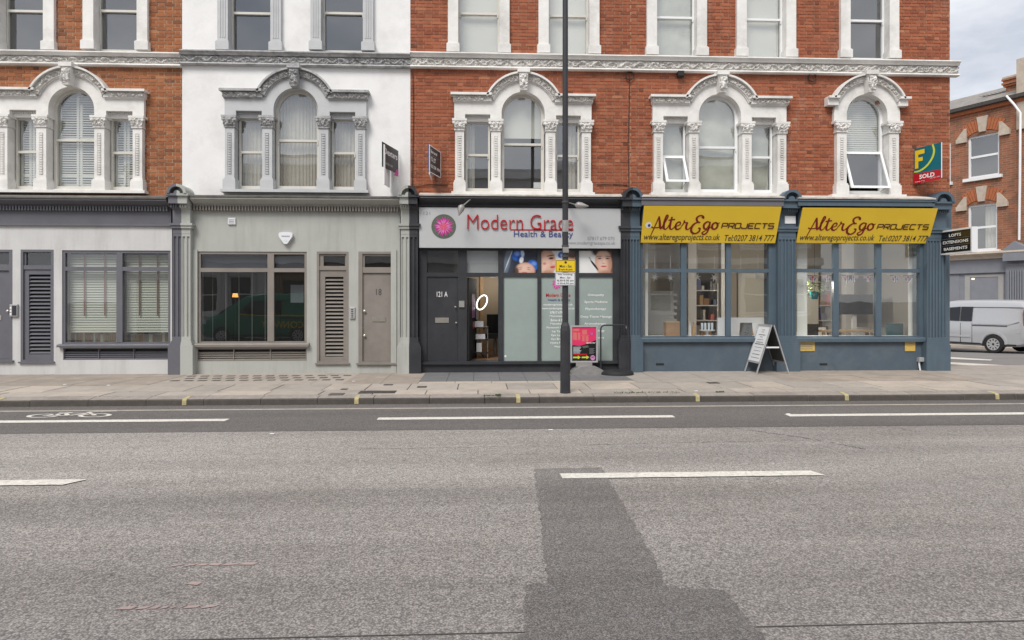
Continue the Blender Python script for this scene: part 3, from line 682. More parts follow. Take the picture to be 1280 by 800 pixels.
def venetian(house, cpx, pyb, trim, frz, fm, dress, seed, open_left=False, gm='glass_upper', cy=.105):
    Y = -.10; X = WX(cpx, Y); zb = W(cpx, pyb, Y)[1]; P = lambda u, z: (X+u, zb+z)
    HW, CI, SI, SO = 1.525, .48, .73, 1.285
    arc = lambda r, a0, a1, n: [(r*math.cos(a0+(a1-a0)*k/n), 1.75+r*math.sin(a0+(a1-a0)*k/n)) for k in range(n+1)]
    mb = MB(); th = math.asin((1.985-1.75)/.75)
    outl = [(HW, 1.985), (HW, 1.60), (SO, 1.60), (SO, 1.72), (SI, 1.72), (SI, 1.60)]
    full = [(CI, 1.60)]+arc(CI, 0, math.pi, 24)+[(-CI, 1.60)]+[(-u, z) for u, z in outl[::-1]]+arc(.75, math.pi-th, th, 24)+outl
    mb.prism([P(u, z) for u, z in full], Y, .22); sur = mb.build('window_surround', trim, house)
    for s in (-1, 1):
        mb = MB()                                                 # lintel fret over the side lights
        a, b = (X-SO, X-SI) if s < 0 else (X+SI, X+SO); mb.box(a, b, .02, .2, zb+1.59, zb+1.72)
        k = a+.01
        while k < b-.02: mb.box(k, k+.02, -.005, .0205, zb+1.665, zb+1.715); k += .038
        mb.build('lintel_fret', trim, sur, kind='stuff')
    MB().box(X-HW-.06, X+HW+.06, -.2, .24, zb-.06, zb).box(X-CI, X+CI, -.02, .2, zb-.001, zb+.045).build('window_sill', trim, sur)
    for i, (a, b) in enumerate(((-HW, -SO), (-SI, -CI), (CI, SI), (SO, HW))):
        a += .008; b -= .008
        column_mesh(X+a+.012, X+b-.012, zb, zb+1.345, -.135).build('column', trim, sur)
        capital(X+a+.005, X+b-.005, zb+1.345, zb+1.60, -.145, seed+i).build('capital', frz if frz == 'frieze_grey' else 'stone_white', sur)
    # archivolt and straight cornices carried on one line
    mo = MB(); fr = MB(); n = 20; a1 = math.asin((1.985-1.75)/.80); ao = math.asin(.36/.9)
    for k in range(n):
        t0, t1 = ao+(math.pi-2*ao)*k/n, ao+(math.pi-2*ao)*(k+1)/n
        q = lambda r, t: P(r*math.cos(t), 1.75+r*math.sin(t))
        mo.prism([q(.895, t0), q(.895, t1), q(.855, t1), q(.855, t0)], -.245, 0); mo.prism([q(.855, t0), q(.855, t1), q(.725, t1), q(.725, t0)], -.165, 0)
        mo.prism([q(.725, t0), q(.725, t1), q(.70, t1), q(.70, t0)], -.13, -.05)
    fr.relief(lambda u, v, d: (X+v*math.cos(u), -.166-d, zb+1.75+v*math.sin(u)), math.pi-ao, ao, .735, .85, .017, .04, seed+20, .18)
    for s in (-1, 1):
        a, b = s*.70, s*1.60; a_, b_ = min(X+a, X+b), max(X+a, X+b)
        mo.box(a_, b_+(0), -.245, 0, zb+2.115, zb+2.165); mo.box(a_+(.05 if s < 0 else 0), b_-(.05 if s > 0 else 0), -.165, 0, zb+2.0, zb+2.115); mo.box(a_+(.06 if s < 0 else 0), b_-(.06 if s > 0 else 0), -.13, -.02, zb+1.975, zb+2.0)
        fr.relief(lambda u, v, d: (u, -.166-d, v), a_+(.05 if s < 0 else .12), b_-(.05 if s > 0 else .12), zb+2.005, zb+2.115, .017, .04, seed+30+s, .18)
    arv = mo.build('archivolt', trim if trim != 'stucco_grey_trim' else 'frieze_grey', sur); fr.build('carved_frieze', frz, arv)
    kb = MB(); kb.prism([P(-.105, 2.66), P(.105, 2.66), P(.075, 2.22), P(-.075, 2.22)], -.29, -.06); kb.box(X-.135, X+.135, -.33, 0, zb+2.60, zb+2.69)
    kb.relief(lambda u, v, d: (u, -.291-d, v), X-.085, X+.085, zb+2.24, zb+2.59, .014, .07, seed+50, .2)
    kb.lathe([(.01, .06), (.05, .045), (.06, 0), (.05, -.03)], (X, -.29, zb+2.40), 10, 'y')
    kb.build('keystone', frz if frz == 'frieze_grey' else 'stone_white', sur)
    # the three lights
    yw = .13
    sash(house, X-CI, X+CI, zb+.045, 0, zb+cy*10, yw, fm, gm, dress[1], .05, arch=(X, zb+1.75, CI), seed=seed)
    for s, d in ((-1, dress[0]), (1, dress[2])):
        a, b = (X-SO, X-SI) if s < 0 else (X+SI, X+SO)
        if s < 0 and open_left:
            sash(house, a, b, zb+.045, zb+1.60, zb+.855, yw, fm, gm, d, .045, seed=seed+s, bottom=False)
            open_sash(house, a+.02, b-.02, zb+.13, zb+.86, yw-.03, .36, fm)
        else: sash(house, a, b, zb+.045, zb+1.60, zb+.855, yw, fm, gm, d, .045, seed=seed+s)
    HX.append((X-.47, X+.47, zb+1.5, zb+2.24)); return (X-HW+.03, X+HW-.03, zb-.02, zb+2.10), X, zb
def open_sash(house, x0, x1, z0, z1, y, out, fm):
    h = z1-z0; L_ = math.sqrt(h*h); dz = math.sqrt(max(.01, h*h-out*out)); q = lambda x, t, n: (x, y-out*t+n*dz/h, z1-dz*t+0*n)
    mb = MB(); w = .055
    def bar(xa, xb, ta, tb):
        mb.hexa([q(xa, tb, -.02), q(xb, tb, -.02), q(xb, tb, .03), q(xa, tb, .03), q(xa, ta, -.02), q(xb, ta, -.02), q(xb, ta, .03), q(xa, ta, .03)])
    e = w/h; bar(x0, x0+w, 0, 1); bar(x1-w, x1, 0, 1); bar(x0+w, x1-w, 0, e); bar(x0+w, x1-w, 1-e, 1)
    o = mb.build('open_casement', fm, house)
    MB().add([q(x0+w, 1-e, 0), q(x1-w, 1-e, 0), q(x1-w, e, 0), q(x0+w, e, 0)], [(0, 1, 2, 3)]).build('pane', 'glass_upper', o)
    st = MB(); st.tube([(x1-.02, y+.02, z0+.05), q(x1-.03, .95, .02)], .008, 5); st.build('stay', 'metal_grey', o)
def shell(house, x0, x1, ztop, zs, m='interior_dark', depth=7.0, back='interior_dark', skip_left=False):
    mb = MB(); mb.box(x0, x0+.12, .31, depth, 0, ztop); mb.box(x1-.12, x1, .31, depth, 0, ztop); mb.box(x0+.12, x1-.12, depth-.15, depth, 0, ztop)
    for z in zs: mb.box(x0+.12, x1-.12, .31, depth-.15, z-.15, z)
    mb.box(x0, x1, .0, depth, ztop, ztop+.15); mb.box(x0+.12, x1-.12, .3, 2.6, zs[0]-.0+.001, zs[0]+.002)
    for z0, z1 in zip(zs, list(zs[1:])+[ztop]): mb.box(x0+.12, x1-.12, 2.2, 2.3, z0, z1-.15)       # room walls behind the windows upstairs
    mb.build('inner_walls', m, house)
def cornice(house, x0, x1, pxm, pyt, pyb, m, top='lead_ledge', dep=.34, pyl=None, plain=False):
    zt = W(pxm, pyt, -dep)[1]; zb = W(pxm, pyb, -.12)[1]; h = zt-zb
    if plain: zb = W(pxm, pyb, -dep)[1]; h = zt-zb
    c = MB().run([(-.02, zt), (-dep, zt), (-dep-.02, zt-h*.3), (-dep+.01, zt-h*.4), (-dep+.01, zb), (-.02, zb)] if plain else [(-.02, zt), (-dep, zt), (-dep-.01, zt-h*.22), (-dep+.05, zt-h*.40), (-dep+.13, zt-h*.62), (-.15, zt-h*.80), (-.135, zb), (-.02, zb)], x0, x1).build('cornice', m, house)
    zl = W(pxm, pyl, -.2)[1] if pyl else zt+.10
    MB().run([(-.005, zt+.001), (-dep-.03, zt+.001), (-dep-.035, zt+.03), (-.1, max(zt+.06, zl)), (-.005, max(zt+.07, zl+.01))], x0, x1).build('ledge', top, c)
    return zt, zb, c
def dentils(parent, x0, x1, pxm, pyt, pyb, m, y=-.12):
    z1, z0 = W(pxm, pyt, y-.05)[1], W(pxm, pyb, y-.05)[1]; mb = MB(); x = x0+.02
    while x < x1-.03: mb.box(x, x+.036, y-.06, y+.1, z0, z1); x += .064
    mb.build('dentil_course', m, parent, kind='stuff')
def pilaster(pxc, w, pw, halves, py, seedn=0, dark=None, cons=True):
    """halves: [(house, material, x from, x to as fractions -1..1)]; py = dict of picture rows"""
    X = WX(pxc, -.22); zz = lambda k, Y=-.22: W(pxc, py[k], Y)[1]
    z_pl, z_sh0, z_sh1, z_cap, z_con = zz('plinth'), zz('shaft0'), zz('shaft1'), zz('cap'), W(pxc, py['con'], -.45)[1]
    for house, m, fa, fb in halves:
        mb = MB(); xa, xb = X+fa*w/2, X+fb*w/2
        nf = max(2, round((xb-xa)/.075)); pts = [(xa, .1), (xa, -.20)]; p = (xb-xa)/nf
        for i in range(nf):
            a = xa+p*i; pts += [(a+p*.18, -.20), (a+p*.26, -.176), (a+p*.5, -.165), (a+p*.74, -.176), (a+p*.82, -.20)]
        pts += [(xb, -.20), (xb, .1)]
        mb.plan(pts, z_sh0+.02, z_sh1-.04); mb.box(xa, xb, -.20, .1, z_sh1-.04, z_sh1+.02)
        root = mb.build('pilaster', m, house)
        ed = lambda f, e: f*w/2+(e if f > .9 else -e if f < -.9 else 0)
        def blk(e, y0, za, zb_, nm=None, mm=MB): return (X+ed(fa, e), X+ed(fb, e), y0, .08, za, zb_)
        b = MB(); b.box(*blk((pw-w)/2, -.27, .04, z_pl)); b.build('plinth', m, root)
        b = MB(); b.box(*blk(.05, -.255, z_pl, z_pl+.05)); b.box(*blk(.03, -.235, z_pl+.05, z_pl+.09)); b.box(*blk(.012, -.215, z_pl+.09, z_sh0+.02)); b.build('base_moulding', m, root)
        b = MB(); h = z_cap-z_sh1
        b.box(*blk(.0, -.205, z_sh1+.02, z_sh1+h*.25)); b.box(*blk(.035, -.24, z_sh1+h*.25, z_sh1+h*.36)); b.box(*blk(.06, -.265, z_sh1+h*.36, z_sh1+h*.45)); b.box(*blk(.0, -.21, z_sh1+h*.45, z_cap))
        b.build('capital', m, root)
        if cons:
            b = MB(); xa2, xb2 = X+fa*w*.52, X+fb*w*.52; hc = z_con-z_cap
            b.hexa([(xa2, -.22, z_cap), (xb2, -.22, z_cap), (xb2, .05, z_cap), (xa2, .05, z_cap), (xa2, -.30, z_cap+hc*.35), (xb2, -.30, z_cap+hc*.35), (xb2, .05, z_cap+hc*.35), (xa2, .05, z_cap+hc*.35)])
            for q in range(int((xb2-xa2)/.05)): b.box(xa2+.012+q*.05, xa2+.04+q*.05, -.33, -.2, z_cap+hc*.10, z_cap+hc*.30)
            b.box(xa2, xb2, -.40, .05, z_cap+hc*.35, z_cap+hc*.85); b.box(X+ed(fa, .05), X+ed(fb, .05), -.45, .04, z_cap+hc*.85, z_con)
            r = w*.54; n = 8; f0, f1 = (1-fb)/2*math.pi, (1-fa)/2*math.pi
            arc = lambda rr, a: (X+rr*math.cos(a), z_con+rr*math.sin(a))
            if fa >= 0: f0, f1 = 0, math.pi/2
            elif fb <= 0: f0, f1 = math.pi/2, math.pi
            else: f0, f1 = 0, math.pi
            n = 8 if f1-f0 < 3 else 16; A = [f0+(f1-f0)*k/n for k in range(n+1)]
            for k in range(n): b.prism([arc(r, A[k]), arc(r, A[k+1]), arc(r*.72, A[k+1]), arc(r*.72, A[k])], -.47, .03)
            b.prism([(X, z_con)]+[arc(r*.72, a) for a in A], -.34, .03); b.prism([(X, z_con)]+[arc(r*.33, a) for a in A], -.44, -.33)
            b.build('console', m, root)
    return X
def letterbox(door, x0, y0, x1, y1, Y):
    a = rect(x0, y0, x1, y1, Y); mb = MB().box(a[0], a[1], Y-.012, Y, a[2], a[3]); b = mb.build('letterbox', 'brass', door)
def knob(door, px, py, Y, r=.028):
    x, z = W(px, py, Y); MB().lathe([(r*.6, 0), (r*.5, .02), (r, .03), (r, .05), (r*.4, .06)], (x, Y, z), 10, 'y').build('knob', 'brass', door, smooth=40)

# ------------------------------------------------------------------ the four houses of the terrace
XB = [WX(-95), WX(228), WX(513), WX(789), WX(1187)]      # party lines
ZTOP = 9.75
h1 = thing('brick_house', 'orange brick terrace house with white window dressings over a pale grey and mauve shopfront', 'house', ((XB[0]+XB[1])/2, 0, 0))
h2 = thing('white_house', 'white stuccoed terrace house with grey window dressings over a sage green shopfront', 'house', ((XB[1]+XB[2])/2, 0, 0))
h3 = thing('brick_house', 'red brick terrace house with black beauty salon shopfront and frosted panes', 'house', ((XB[2]+XB[3])/2, 0, 0))
h4 = thing('brick_house', 'red brick corner house with blue shopfront of two large showroom windows', 'house', ((XB[3]+XB[4])/2, 0, 0))
ZL = {h: W(x, y, 0)[1] for h, x, y in ((h1, 110, 240), (h2, 370, 240), (h3, 650, 243), (h4, 985, 245))}

# house 1 upper floors
holes = [upper_window(h1, c, 62.5, 14.7, 'stone_white', 'frame_cream', [], None, 3) for c in (28.5, 145.5)]
hv, X1v, z1v = venetian(h1, 89, 238, 'stone_white', 'stone_frieze', 'frame_cream', (['shutter'], ['shutter'], ['shutter']), 100, cy=.112)
brickwork(h1, XB[0], XB[1], ZL[h1]-.1, ZTOP, holes+[hv, HX[0]], 'brick_orange', 'mortar_pale', 5, (WX(170), 5))
band(h1, -95, 228, 63.5, 80.5, 'stone_frieze', 'stone_white', 1, x0=XB[0], x1=XB[1]-.002)
shell(h1, XB[0], XB[1]-.01, ZTOP, (3.75, 7.0))
# house 2 upper floors
holes = [upper_window(h2, c, 63.5, 17.5, 'stucco_grey_trim', 'frame_cream', [], None, 4) for c in (312.5, 428)]
hv, X2v, z2v = venetian(h2, 369.7, 237.6, 'stucco_grey_trim', 'frieze_grey', 'frame_cream', (['curtain'], ['curtain'], ['curtain']), 140, cy=.112)
wall_grid(XB[1], XB[2], ZL[h2]-.1, ZTOP, holes+[hv, HX[1]], -.012, .3).build('wall', 'stucco_white', h2)
band(h2, 228, 513, 64.5, 82, 'frieze_grey', 'frieze_grey', 2, x0=XB[1]+.002, x1=XB[2]-.002)
shell(h2, XB[1], XB[2]-.01, ZTOP, (3.75, 7.0))
# house 3 upper floors
holes = [upper_window(h3, 598.5, 66, 18, 'stone_white', 'frame_cream', ['roller'], None, 5), upper_window(h3, 711, 67.5, 21, 'stone_white', 'frame_cream', ['roller'], None, 6)]
hv, X3v, z3v = venetian(h3, 654, 240.5, 'stone_white', 'stone_frieze', 'frame_cream', (['side_curtain_l'], ['half_roller'], ['side_curtain_r']), 180, cy=.1105)
brickwork(h3, XB[2], XB[3], ZL[h3]-.1, ZTOP, holes+[hv, HX[2]], 'brick_red', 'mortar_dark', 8, (WX(770), 5))
band(h3, 513, 789, 67, 86, 'stone_frieze', 'stone_white', 3, x0=XB[2]+.002, x1=XB[3])
shell(h3, XB[2], XB[3]-.01, ZTOP, (3.75, 7.0))
# house 4 upper floors
holes = [upper_window(h4, 845.5, 69.5, 23, 'stone_white', 'frame_white', ['cloth'], None, 7), upper_window(h4, 957, 71.5, 25.5, 'stone_white', 'frame_white', ['roller'], None, 8), upper_window(h4, 1086, 73, 27, 'stone_white', 'frame_white', [], None, 9)]
hv, X4v, z4v = venetian(h4, 900, 241.6, 'stone_white', 'stone_frieze', 'frame_white', (['cloth'], ['cloth'], ['cloth']), 220, open_left=True, cy=.107)
def arch_window(house, cpx, pyb, trim, frz, fm, seed):
    Y = -.10; X = WX(cpx, Y); zb = W(cpx, pyb, Y)[1]; P = lambda u, z: (X+u, zb+z); CI, CO, cz = .475, .74, 1.81
    arc = lambda r, a0, a1, n: [(r*math.cos(a0+(a1-a0)*k/n), cz+r*math.sin(a0+(a1-a0)*k/n)) for k in range(n+1)]
    mb = MB()
    mb.prism([P(u, z) for u, z in [(CI, 1.66)]+arc(CI, 0, math.pi, 24)+[(-CI, 1.66), (-.77, 1.66)]+arc(.77, math.pi, 0, 24)+[(.77, 1.66)]], Y, .22)
    sur = mb.build('window_surround', trim, house)
    MB().box(X-CO-.12, X+CO+.12, -.2, .24, zb-.06, zb).box(X-CI, X+CI, -.02, .2, zb-.001, zb+.045).build('window_sill', trim, sur)
    for i, (a, b) in enumerate(((-CO, -CI), (CI, CO))):
        column_mesh(X+a+.02, X+b-.02, zb, zb+1.40, -.135).build('column', trim, sur)
        capital(X+a+.01, X+b-.01, zb+1.40, zb+1.66, -.145, seed+i).build('capital', 'stone_white', sur)
    mo, fr = MB(), MB(); n = 22; ao = math.asin(.36/.9)
    for k in range(n):
        t0, t1 = ao+(math.pi-2*ao)*k/n, ao+(math.pi-2*ao)*(k+1)/n; q = lambda r, t: P(r*math.cos(t), cz+r*math.sin(t))
        mo.prism([q(.905, t0), q(.905, t1), q(.865, t1), q(.865, t0)], -.245, 0); mo.prism([q(.865, t0), q(.865, t1), q(.735, t1), q(.735, t0)], -.165, 0)
    fr.relief(lambda u, v, d: (X+v*math.cos(u), -.166-d, zb+cz+v*math.sin(u)), math.pi-ao, ao, .745, .86, .017, .04, seed+20, .18)
    for s in (-1, 1):
        a_, b_ = sorted((X+s*.70, X+s*.95)); mo.box(a_, b_, -.245, 0, zb+cz+.345, zb+cz+.395); mo.box(a_, b_-(.04 if s > 0 else -0), -.175, 0, zb+cz+.20, zb+cz+.345)
    arv = mo.build('archivolt', trim, sur); fr.build('carved_frieze', frz, arv)
    kb = MB(); kb.prism([P(-.105, cz+.91), P(.105, cz+.91), P(.075, cz+.47), P(-.075, cz+.47)], -.29, -.06); kb.box(X-.14, X+.14, -.33, 0, zb+cz+.86, zb+cz+.95)
    kb.relief(lambda u, v, d: (u, -.291-d, v), X-.085, X+.085, zb+cz+.49, zb+cz+.85, .014, .07, seed+50, .2); kb.build('keystone', 'stone_white', sur)
    w = sash(house, X-CI, X+CI, zb+.045, 0, zb+1.0, .13, fm, 'glass_upper', [], .05, arch=(X, zb+cz, CI), bottom=False)
    slats(w, X-CI+.05, X+CI-.05, zb+1.02, zb+cz+CI-.06, .22, .05, .05, R(70), 'blind_white', arch=(X, zb+cz, CI-.05))
    open_sash(house, X-CI+.02, X+CI-.02, zb+.06, zb+1.01, .10, .36, fm)
    HX.append((X-.3, X+.3, zb+1.5, zb+cz+.485)); return (X-CI-.12, X+CI+.12, zb-.02, zb+cz+.3)
ha = arch_window(h4, 1084, 243.5, 'stone_white', 'stone_frieze', 'frame_white', 260)
brickwork(h4, XB[3], XB[4], ZL[h4]-.1, ZTOP, holes+[hv, ha, HX[3], HX[4]], 'brick_red', 'mortar_dark', 9, (WX(1030), 5))
band(h4, 789, 1187, 72.5, 91.5, 'stone_frieze', 'stone_white', 4, x0=XB[3]+.002, x1=XB[4]+.16)
shell(h4, XB[3], XB[4]-.01, ZTOP, (3.75, 7.0))
MB().box(XB[4]-.005, XB[4]+.02, .02, 8, .1, ZTOP).build('side_wall', 'brick_side' if 'brick_side' in M else 'mortar_dark', h4)
for h, a, b in ((h1, XB[0], XB[1]), (h2, XB[1], XB[2]), (h3, XB[2], XB[3]), (h4, XB[3], XB[4])):
    MB().box(a+.001, b-.001, -.12, .35, ZTOP+.151, ZTOP+.35).build('parapet_coping', 'stone_white', h)

# ------------------------------------------------------------------ shared pilasters
py12 = dict(plinth=431.5, shaft0=422, shaft1=293, cap=262, con=241.5)
pilaster(226.5, .37, .52, [(h1, 'paint_mauve_grey', -1, 0), (h2, 'render_sage', 0, 1)], py12)
pilaster(511.5, .37, .52, [(h2, 'render_sage', -1, 0), (h3, 'paint_black', 0, 1)], dict(plinth=432.5, shaft0=423, shaft1=294, cap=262, con=243.5))
pilaster(788.2, .42, .54, [(h3, 'paint_black', -1, 0), (h4, 'paint_blue', 0, 1)], dict(plinth=428, shaft0=420, shaft1=297, cap=265, con=247))
pilaster(984.5, .40, .54, [(h4, 'paint_blue', -1, 1)], dict(plinth=429, shaft0=421, shaft1=297, cap=267, con=249))
pilaster(1171.5, .44, .56, [(h4, 'paint_blue', -1, 1)], dict(plinth=431, shaft0=423, shaft1=299, cap=268, con=252))

# ------------------------------------------------------------------ shopfront of house 1
YS = -.07
def shop_wall(h, x0, x1, pxm, pyt, holes, m):
    wall_grid(x0, x1, .05, W(pxm, pyt, YS)[1], [(a, b, c, d) for a, b, c, d in holes], YS, .25).build('shop_wall', m, h)
def louvre_door(h, o, glassr, louv, m, name='louvre_door'):
    mb = MB(); x0, x1, z0, z1 = rect(*o, YS); gx0, gx1, gz0, gz1 = rect(*glassr, YS); lx0, lx1, lz0, lz1 = rect(*louv, YS); y0, y1 = YS+.03, YS+.09
    mb.frame(x0, x1, z0, z1, YS-.006, y1, .05, .04, .05); mb.box(x0-.03, x1+.03, YS-.05, y1, z0-.03, z0)
    zt = gz0-.05; mb.box(x0+.05, x1-.05, YS+.006, y1, zt-.04, gz0)
    mb.box(x0+.05, gx0, y0, y1, gz0, z1-.05); mb.box(gx1, x1-.05, y0, y1, gz0, z1-.05); mb.box(gx0, gx1, y0, y1, gz1, z1-.05)
    mb.box(x0+.05, lx0, y0, y1, z0+.04, zt-.04); mb.box(lx1, x1-.05, y0, y1, z0+.04, zt-.04); mb.box(lx0, lx1, y0, y1, z0+.04, lz0); mb.box(lx0, lx1, y0, y1, lz1, zt-.04)
    d = mb.build(name, m, h); pane(MB(), gx0, gx1, gz0, gz1, y0+.03).build('pane', 'glass_dark', d)
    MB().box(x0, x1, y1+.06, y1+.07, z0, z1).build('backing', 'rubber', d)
    slats(d, lx0, lx1, lz0, lz1, y0+.03, (lz1-lz0)/21.2, .06, R(40), m, .008)
    return (x0, x1, z0-.001, z1)
def vent_strip(h, o, n, m):
    x0, x1, z0, z1 = rect(*o, YS); mb = MB().frame(x0, x1, z0, z1, YS-.004, YS+.06, .02)
    for k in (1, 2): xx = x0+(x1-x0)*k/3; mb.box(xx-.008, xx+.008, YS-.002, YS+.06, z0+.02, z1-.02)
    v = mb.build('vent_grille', m, h); slats(v, x0+.02, x1-.02, z0+.02, z1-.02, YS+.03, (z1-z0-.04)/n, .05, R(38), m, .006)
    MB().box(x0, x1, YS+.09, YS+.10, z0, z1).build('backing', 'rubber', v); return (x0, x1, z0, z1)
def shop_window(h, o, mull, trans, m, gm, gaps=.045, sill_py=None, yo=.02):
    """o outer px box; mull list of (px0, px1); trans (py0, py1)"""
    x0, x1, z0, z1 = rect(*o, YS); y0, y1 = YS+yo, YS+yo+.08; pxm = (o[0]+o[2])/2; t1, t0 = W(pxm, trans[0], YS)[1], W(pxm, trans[1], YS)[1]
    mb = MB().frame(x0, x1, z0, z1, y0, y1, gaps, gaps, gaps); mxs = [(WX(a, YS), WX(b, YS)) for a, b in mull]
    edges = [x0+gaps]+[e for q in mxs for e in q]+[x1-gaps]
    for a, b in mxs: mb.box(a, b, y0-.006, y1, z0+gaps, z1-gaps)
    bays = [(edges[2*i], edges[2*i+1]) for i in range(len(edges)//2)]
    for a, b in bays: mb.box(a, b, y0-.003, y1, t0, t1)
    win = mb.build('shop_window', m, h)
    for a, b in bays:
        pane(MB(), a, b, t1, z1-gaps, y0+.04).build('pane', gm, win); pane(MB(), a, b, z0+gaps, t0, y0+.04).build('pane', gm, win)
    if sill_py:
        s1, s0 = W(pxm, sill_py[0], YS-.1)[1], W(pxm, sill_py[1], YS-.1)[1]; MB().run([(YS+.01, s1+.01), (YS-.09, s1-.005), (YS-.10, s1-.02), (YS-.095, s0), (YS+.01, s0)], x0-.06, x1+.06).build('sill', m, win)
    return (x0, x1, z0, z1), bays, (t0, t1), win
def plain_door(h, o, door, transom, m, rails=True):
    x0, x1, z0, z1 = rect(*o, YS); dx0, dx1, dz0, dz1 = rect(*door, YS); gx0, gx1, gz0, gz1 = rect(*transom, YS); y0, y1 = YS+.03, YS+.10
    fr = MB().frame(x0, x1, z0, z1, YS-.004, y1, max(.03, dx0-x0), .03, .05); fr.box(x0+.03, x1-.03, YS+.008, y1, dz1, gz0)
    fr.box(dx0, gx0, y0, y1, gz0, z1-.05); fr.box(gx1, dx1, y0, y1, gz0, z1-.05); fr.box(gx0, gx1, y0, y1, gz1, z1-.05)
    fr.box(x0-.04, x1+.04, YS-.06, y1, z0-.035, z0)
    f = fr.build('door_frame', m, h); pane(MB(), gx0, gx1, gz0, gz1, y0+.03).build('pane', 'glass_dark', f)
    d = MB().box(dx0+.004, dx1-.004, y0+.015, y1-.02, z0+.032, dz1-.004).build('door', m, h); return (x0, x1, z0-.001, z1), d, y0+.015
def backing(win, x0, x1, z0, z1, y, m='interior_dark'): MB().box(x0, x1, y, y+.02, z0, z1).build('backing', m, win)

H = [louvre_door(h1, (26, 312, 67, 452), (31.5, 315.5, 65, 331.5), (35, 343, 62, 443), 'paint_mauve_grey')]
hw, bays, tr, win = shop_window(h1, (77.5, 313, 213, 431), [(145, 152.5)], (333.5, 338.5), 'paint_mauve_grey', 'glass_tint', .055, (430.5, 434))
H += [hw, vent_strip(h1, (79, 435, 211, 449.5), 5, 'paint_mauve_grey')]
for a, b in bays:
    slats(win, a, b, hw[2]+.26, hw[3]-.04, .13, .055, .05, R(64), 'blind_white')
    for q in (.3, .7): MB().box(a+(b-a)*q-.015, a+(b-a)*q+.015, .09, .095, hw[2]+.62, hw[3]-.05).build('ladder_tape', 'blind_cord', win)
    x = a
    while x < b-.06: w_ = rnd.uniform(.03, .07); MB().box(x, x+w_-.004, .3, .5, hw[2]-.02, hw[2]+rnd.uniform(.2, .3)).build('book', rnd.choice(['card_brown', 'blind_white', 'wood_pale', 'curtain_taupe']), win); x += w_
hd, d, yd = plain_door(h1, (-32, 312, 15.5, 450.5), (-28, 338, 14.5, 449), (-24, 316, 12.5, 330.5), 'paint_mauve_grey'); H.append(hd)
letterbox(d, -16, 394, 2, 400, yd); knob(d, 11, 389, yd)
shop_wall(h1, XB[0], WX(215, YS), 100, 281, H, 'render_pale')
zt, zb, c1 = cornice(h1, XB[0], WX(209, -.3), 60, 248, 258, 'paint_mauve_grey', 'lead_ledge', pyl=242.5); dentils(c1, XB[0], WX(212, -.2), 60, 257.5, 263, 'paint_mauve_grey')
MB().box(XB[0], WX(214, -.09), -.095, .2, W(60, 282, -.1)[1], zb-.005).box(XB[0], WX(214, -.1), -.125, -.09, W(60, 282, -.1)[1], W(60, 279.5, -.1)[1]).box(XB[0], WX(214, -.09), -.1, .2, zb-.02, zt-.01).build('fascia_board', 'paint_mauve_grey', h1)
# shopfront of house 2
H = []
hw, bays, tr, win = shop_window(h2, (247, 314.5, 383.5, 430), [(334, 342)], (335, 340), 'paint_taupe', 'glass_dark', .055, (429.5, 433.5))
H.append(hw); H.append(vent_strip(h2, (246, 435.5, 383.5, 451), 5, 'paint_taupe'))
for a, b in bays: MB().box(a, b, .06, .065, tr[1], hw[3]-.05).build('obscured_light', 'paint_mauve_grey', win)
a, b = bays[0]
for k in range(5):
    x = a+(b-a)*(.1+.2*k); MB().box(x-.008, x+.008, .25, .26, hw[2]+.05, tr[0]).build('blind_strip', 'paint_taupe', win)
MB().box(bays[1][0]+.25, bays[1][1]-.12, .35, .37, hw[2]+.9, hw[2]+1.3).build('mirror_panel', 'plastic_grey', win)
H.append(louvre_door(h2, (396, 314.5, 435.7, 453.5), (404, 320, 431, 332.5), (406, 346, 429, 446), 'paint_taupe'))
hd, d, yd = plain_door(h2, (448, 314.5, 496, 453.5), (453, 341, 493, 451), (455.5, 320, 491.5, 334), 'paint_taupe'); H.append(hd)
letterbox(d, 465, 396.5, 482, 402, yd); knob(d, 456, 389, yd); knob(d, 456, 419.5, yd)
text_on(plane_px(470, 361, 477, 369, yd), 0, 1, 0, 1, '18', 'iron', d, 0)
shop_wall(h2, WX(238, YS), WX(500, YS), 370, 262, H, 'render_sage')
zt, zb, c2 = cornice(h2, WX(238, -.3), WX(499, -.3), 370, 247, 258, 'render_sage', 'lead_ledge', pyl=243.5); dentils(c2, WX(236, -.2), WX(500, -.2), 370, 257.5, 263.5, 'paint_taupe')
MB().box(WX(230), WX(509), -.1, .2, zb-.06, zt-.01).build('cornice_backing', 'render_sage', h2)
for px_, nm in ((243, 0), (492, 1)): MB().box(WX(px_-3.5, -.1), WX(px_+3.5, -.1), -.10, -.069, .05, W(px_, 312, -.1)[1]).build('wall_strip', 'render_sage', h2)

# ------------------------------------------------------------------ shopfront of house 3, the salon
YS = -.05
zst = W(650, 451.5, -.1)[1]
MB().box(WX(524, -.1), WX(776, -.1), -.10, .3, .05, zst-.06).build('step_riser', 'paint_black', h3)
MB().box(WX(524, -.14), WX(778, -.14), -.16, .3, zst-.06, zst).build('threshold', 'paint_black', h3)
zt3, zb3 = W(650, 310, YS)[1], W(650, 343.8, YS)[1]; zf = zst
ztop3 = W(650, 262, YS)[1]
mulls = [(524, 533.5), (572.5, 583.5), (622.8, 629.5), (671.8, 676.5), (719, 723.7), (766, 777)]
mb = MB()
for a, b in mulls: mb.box(WX(a, YS), WX(b, YS), YS, .09, zf, zt3)
for (a, b), (c, d_) in zip(mulls, mulls[1:]):
    mb.box(WX(b, YS), WX(c, YS), YS+.004, .088, W(650, 346, YS)[1], W(650, 341, YS)[1]); mb.box(WX(b, YS), WX(c, YS), YS+.004, .088, W(650, 313.2, YS)[1], zt3)
mb.box(WX(524, YS), WX(777, YS), YS-.004, .2, zt3, ztop3)
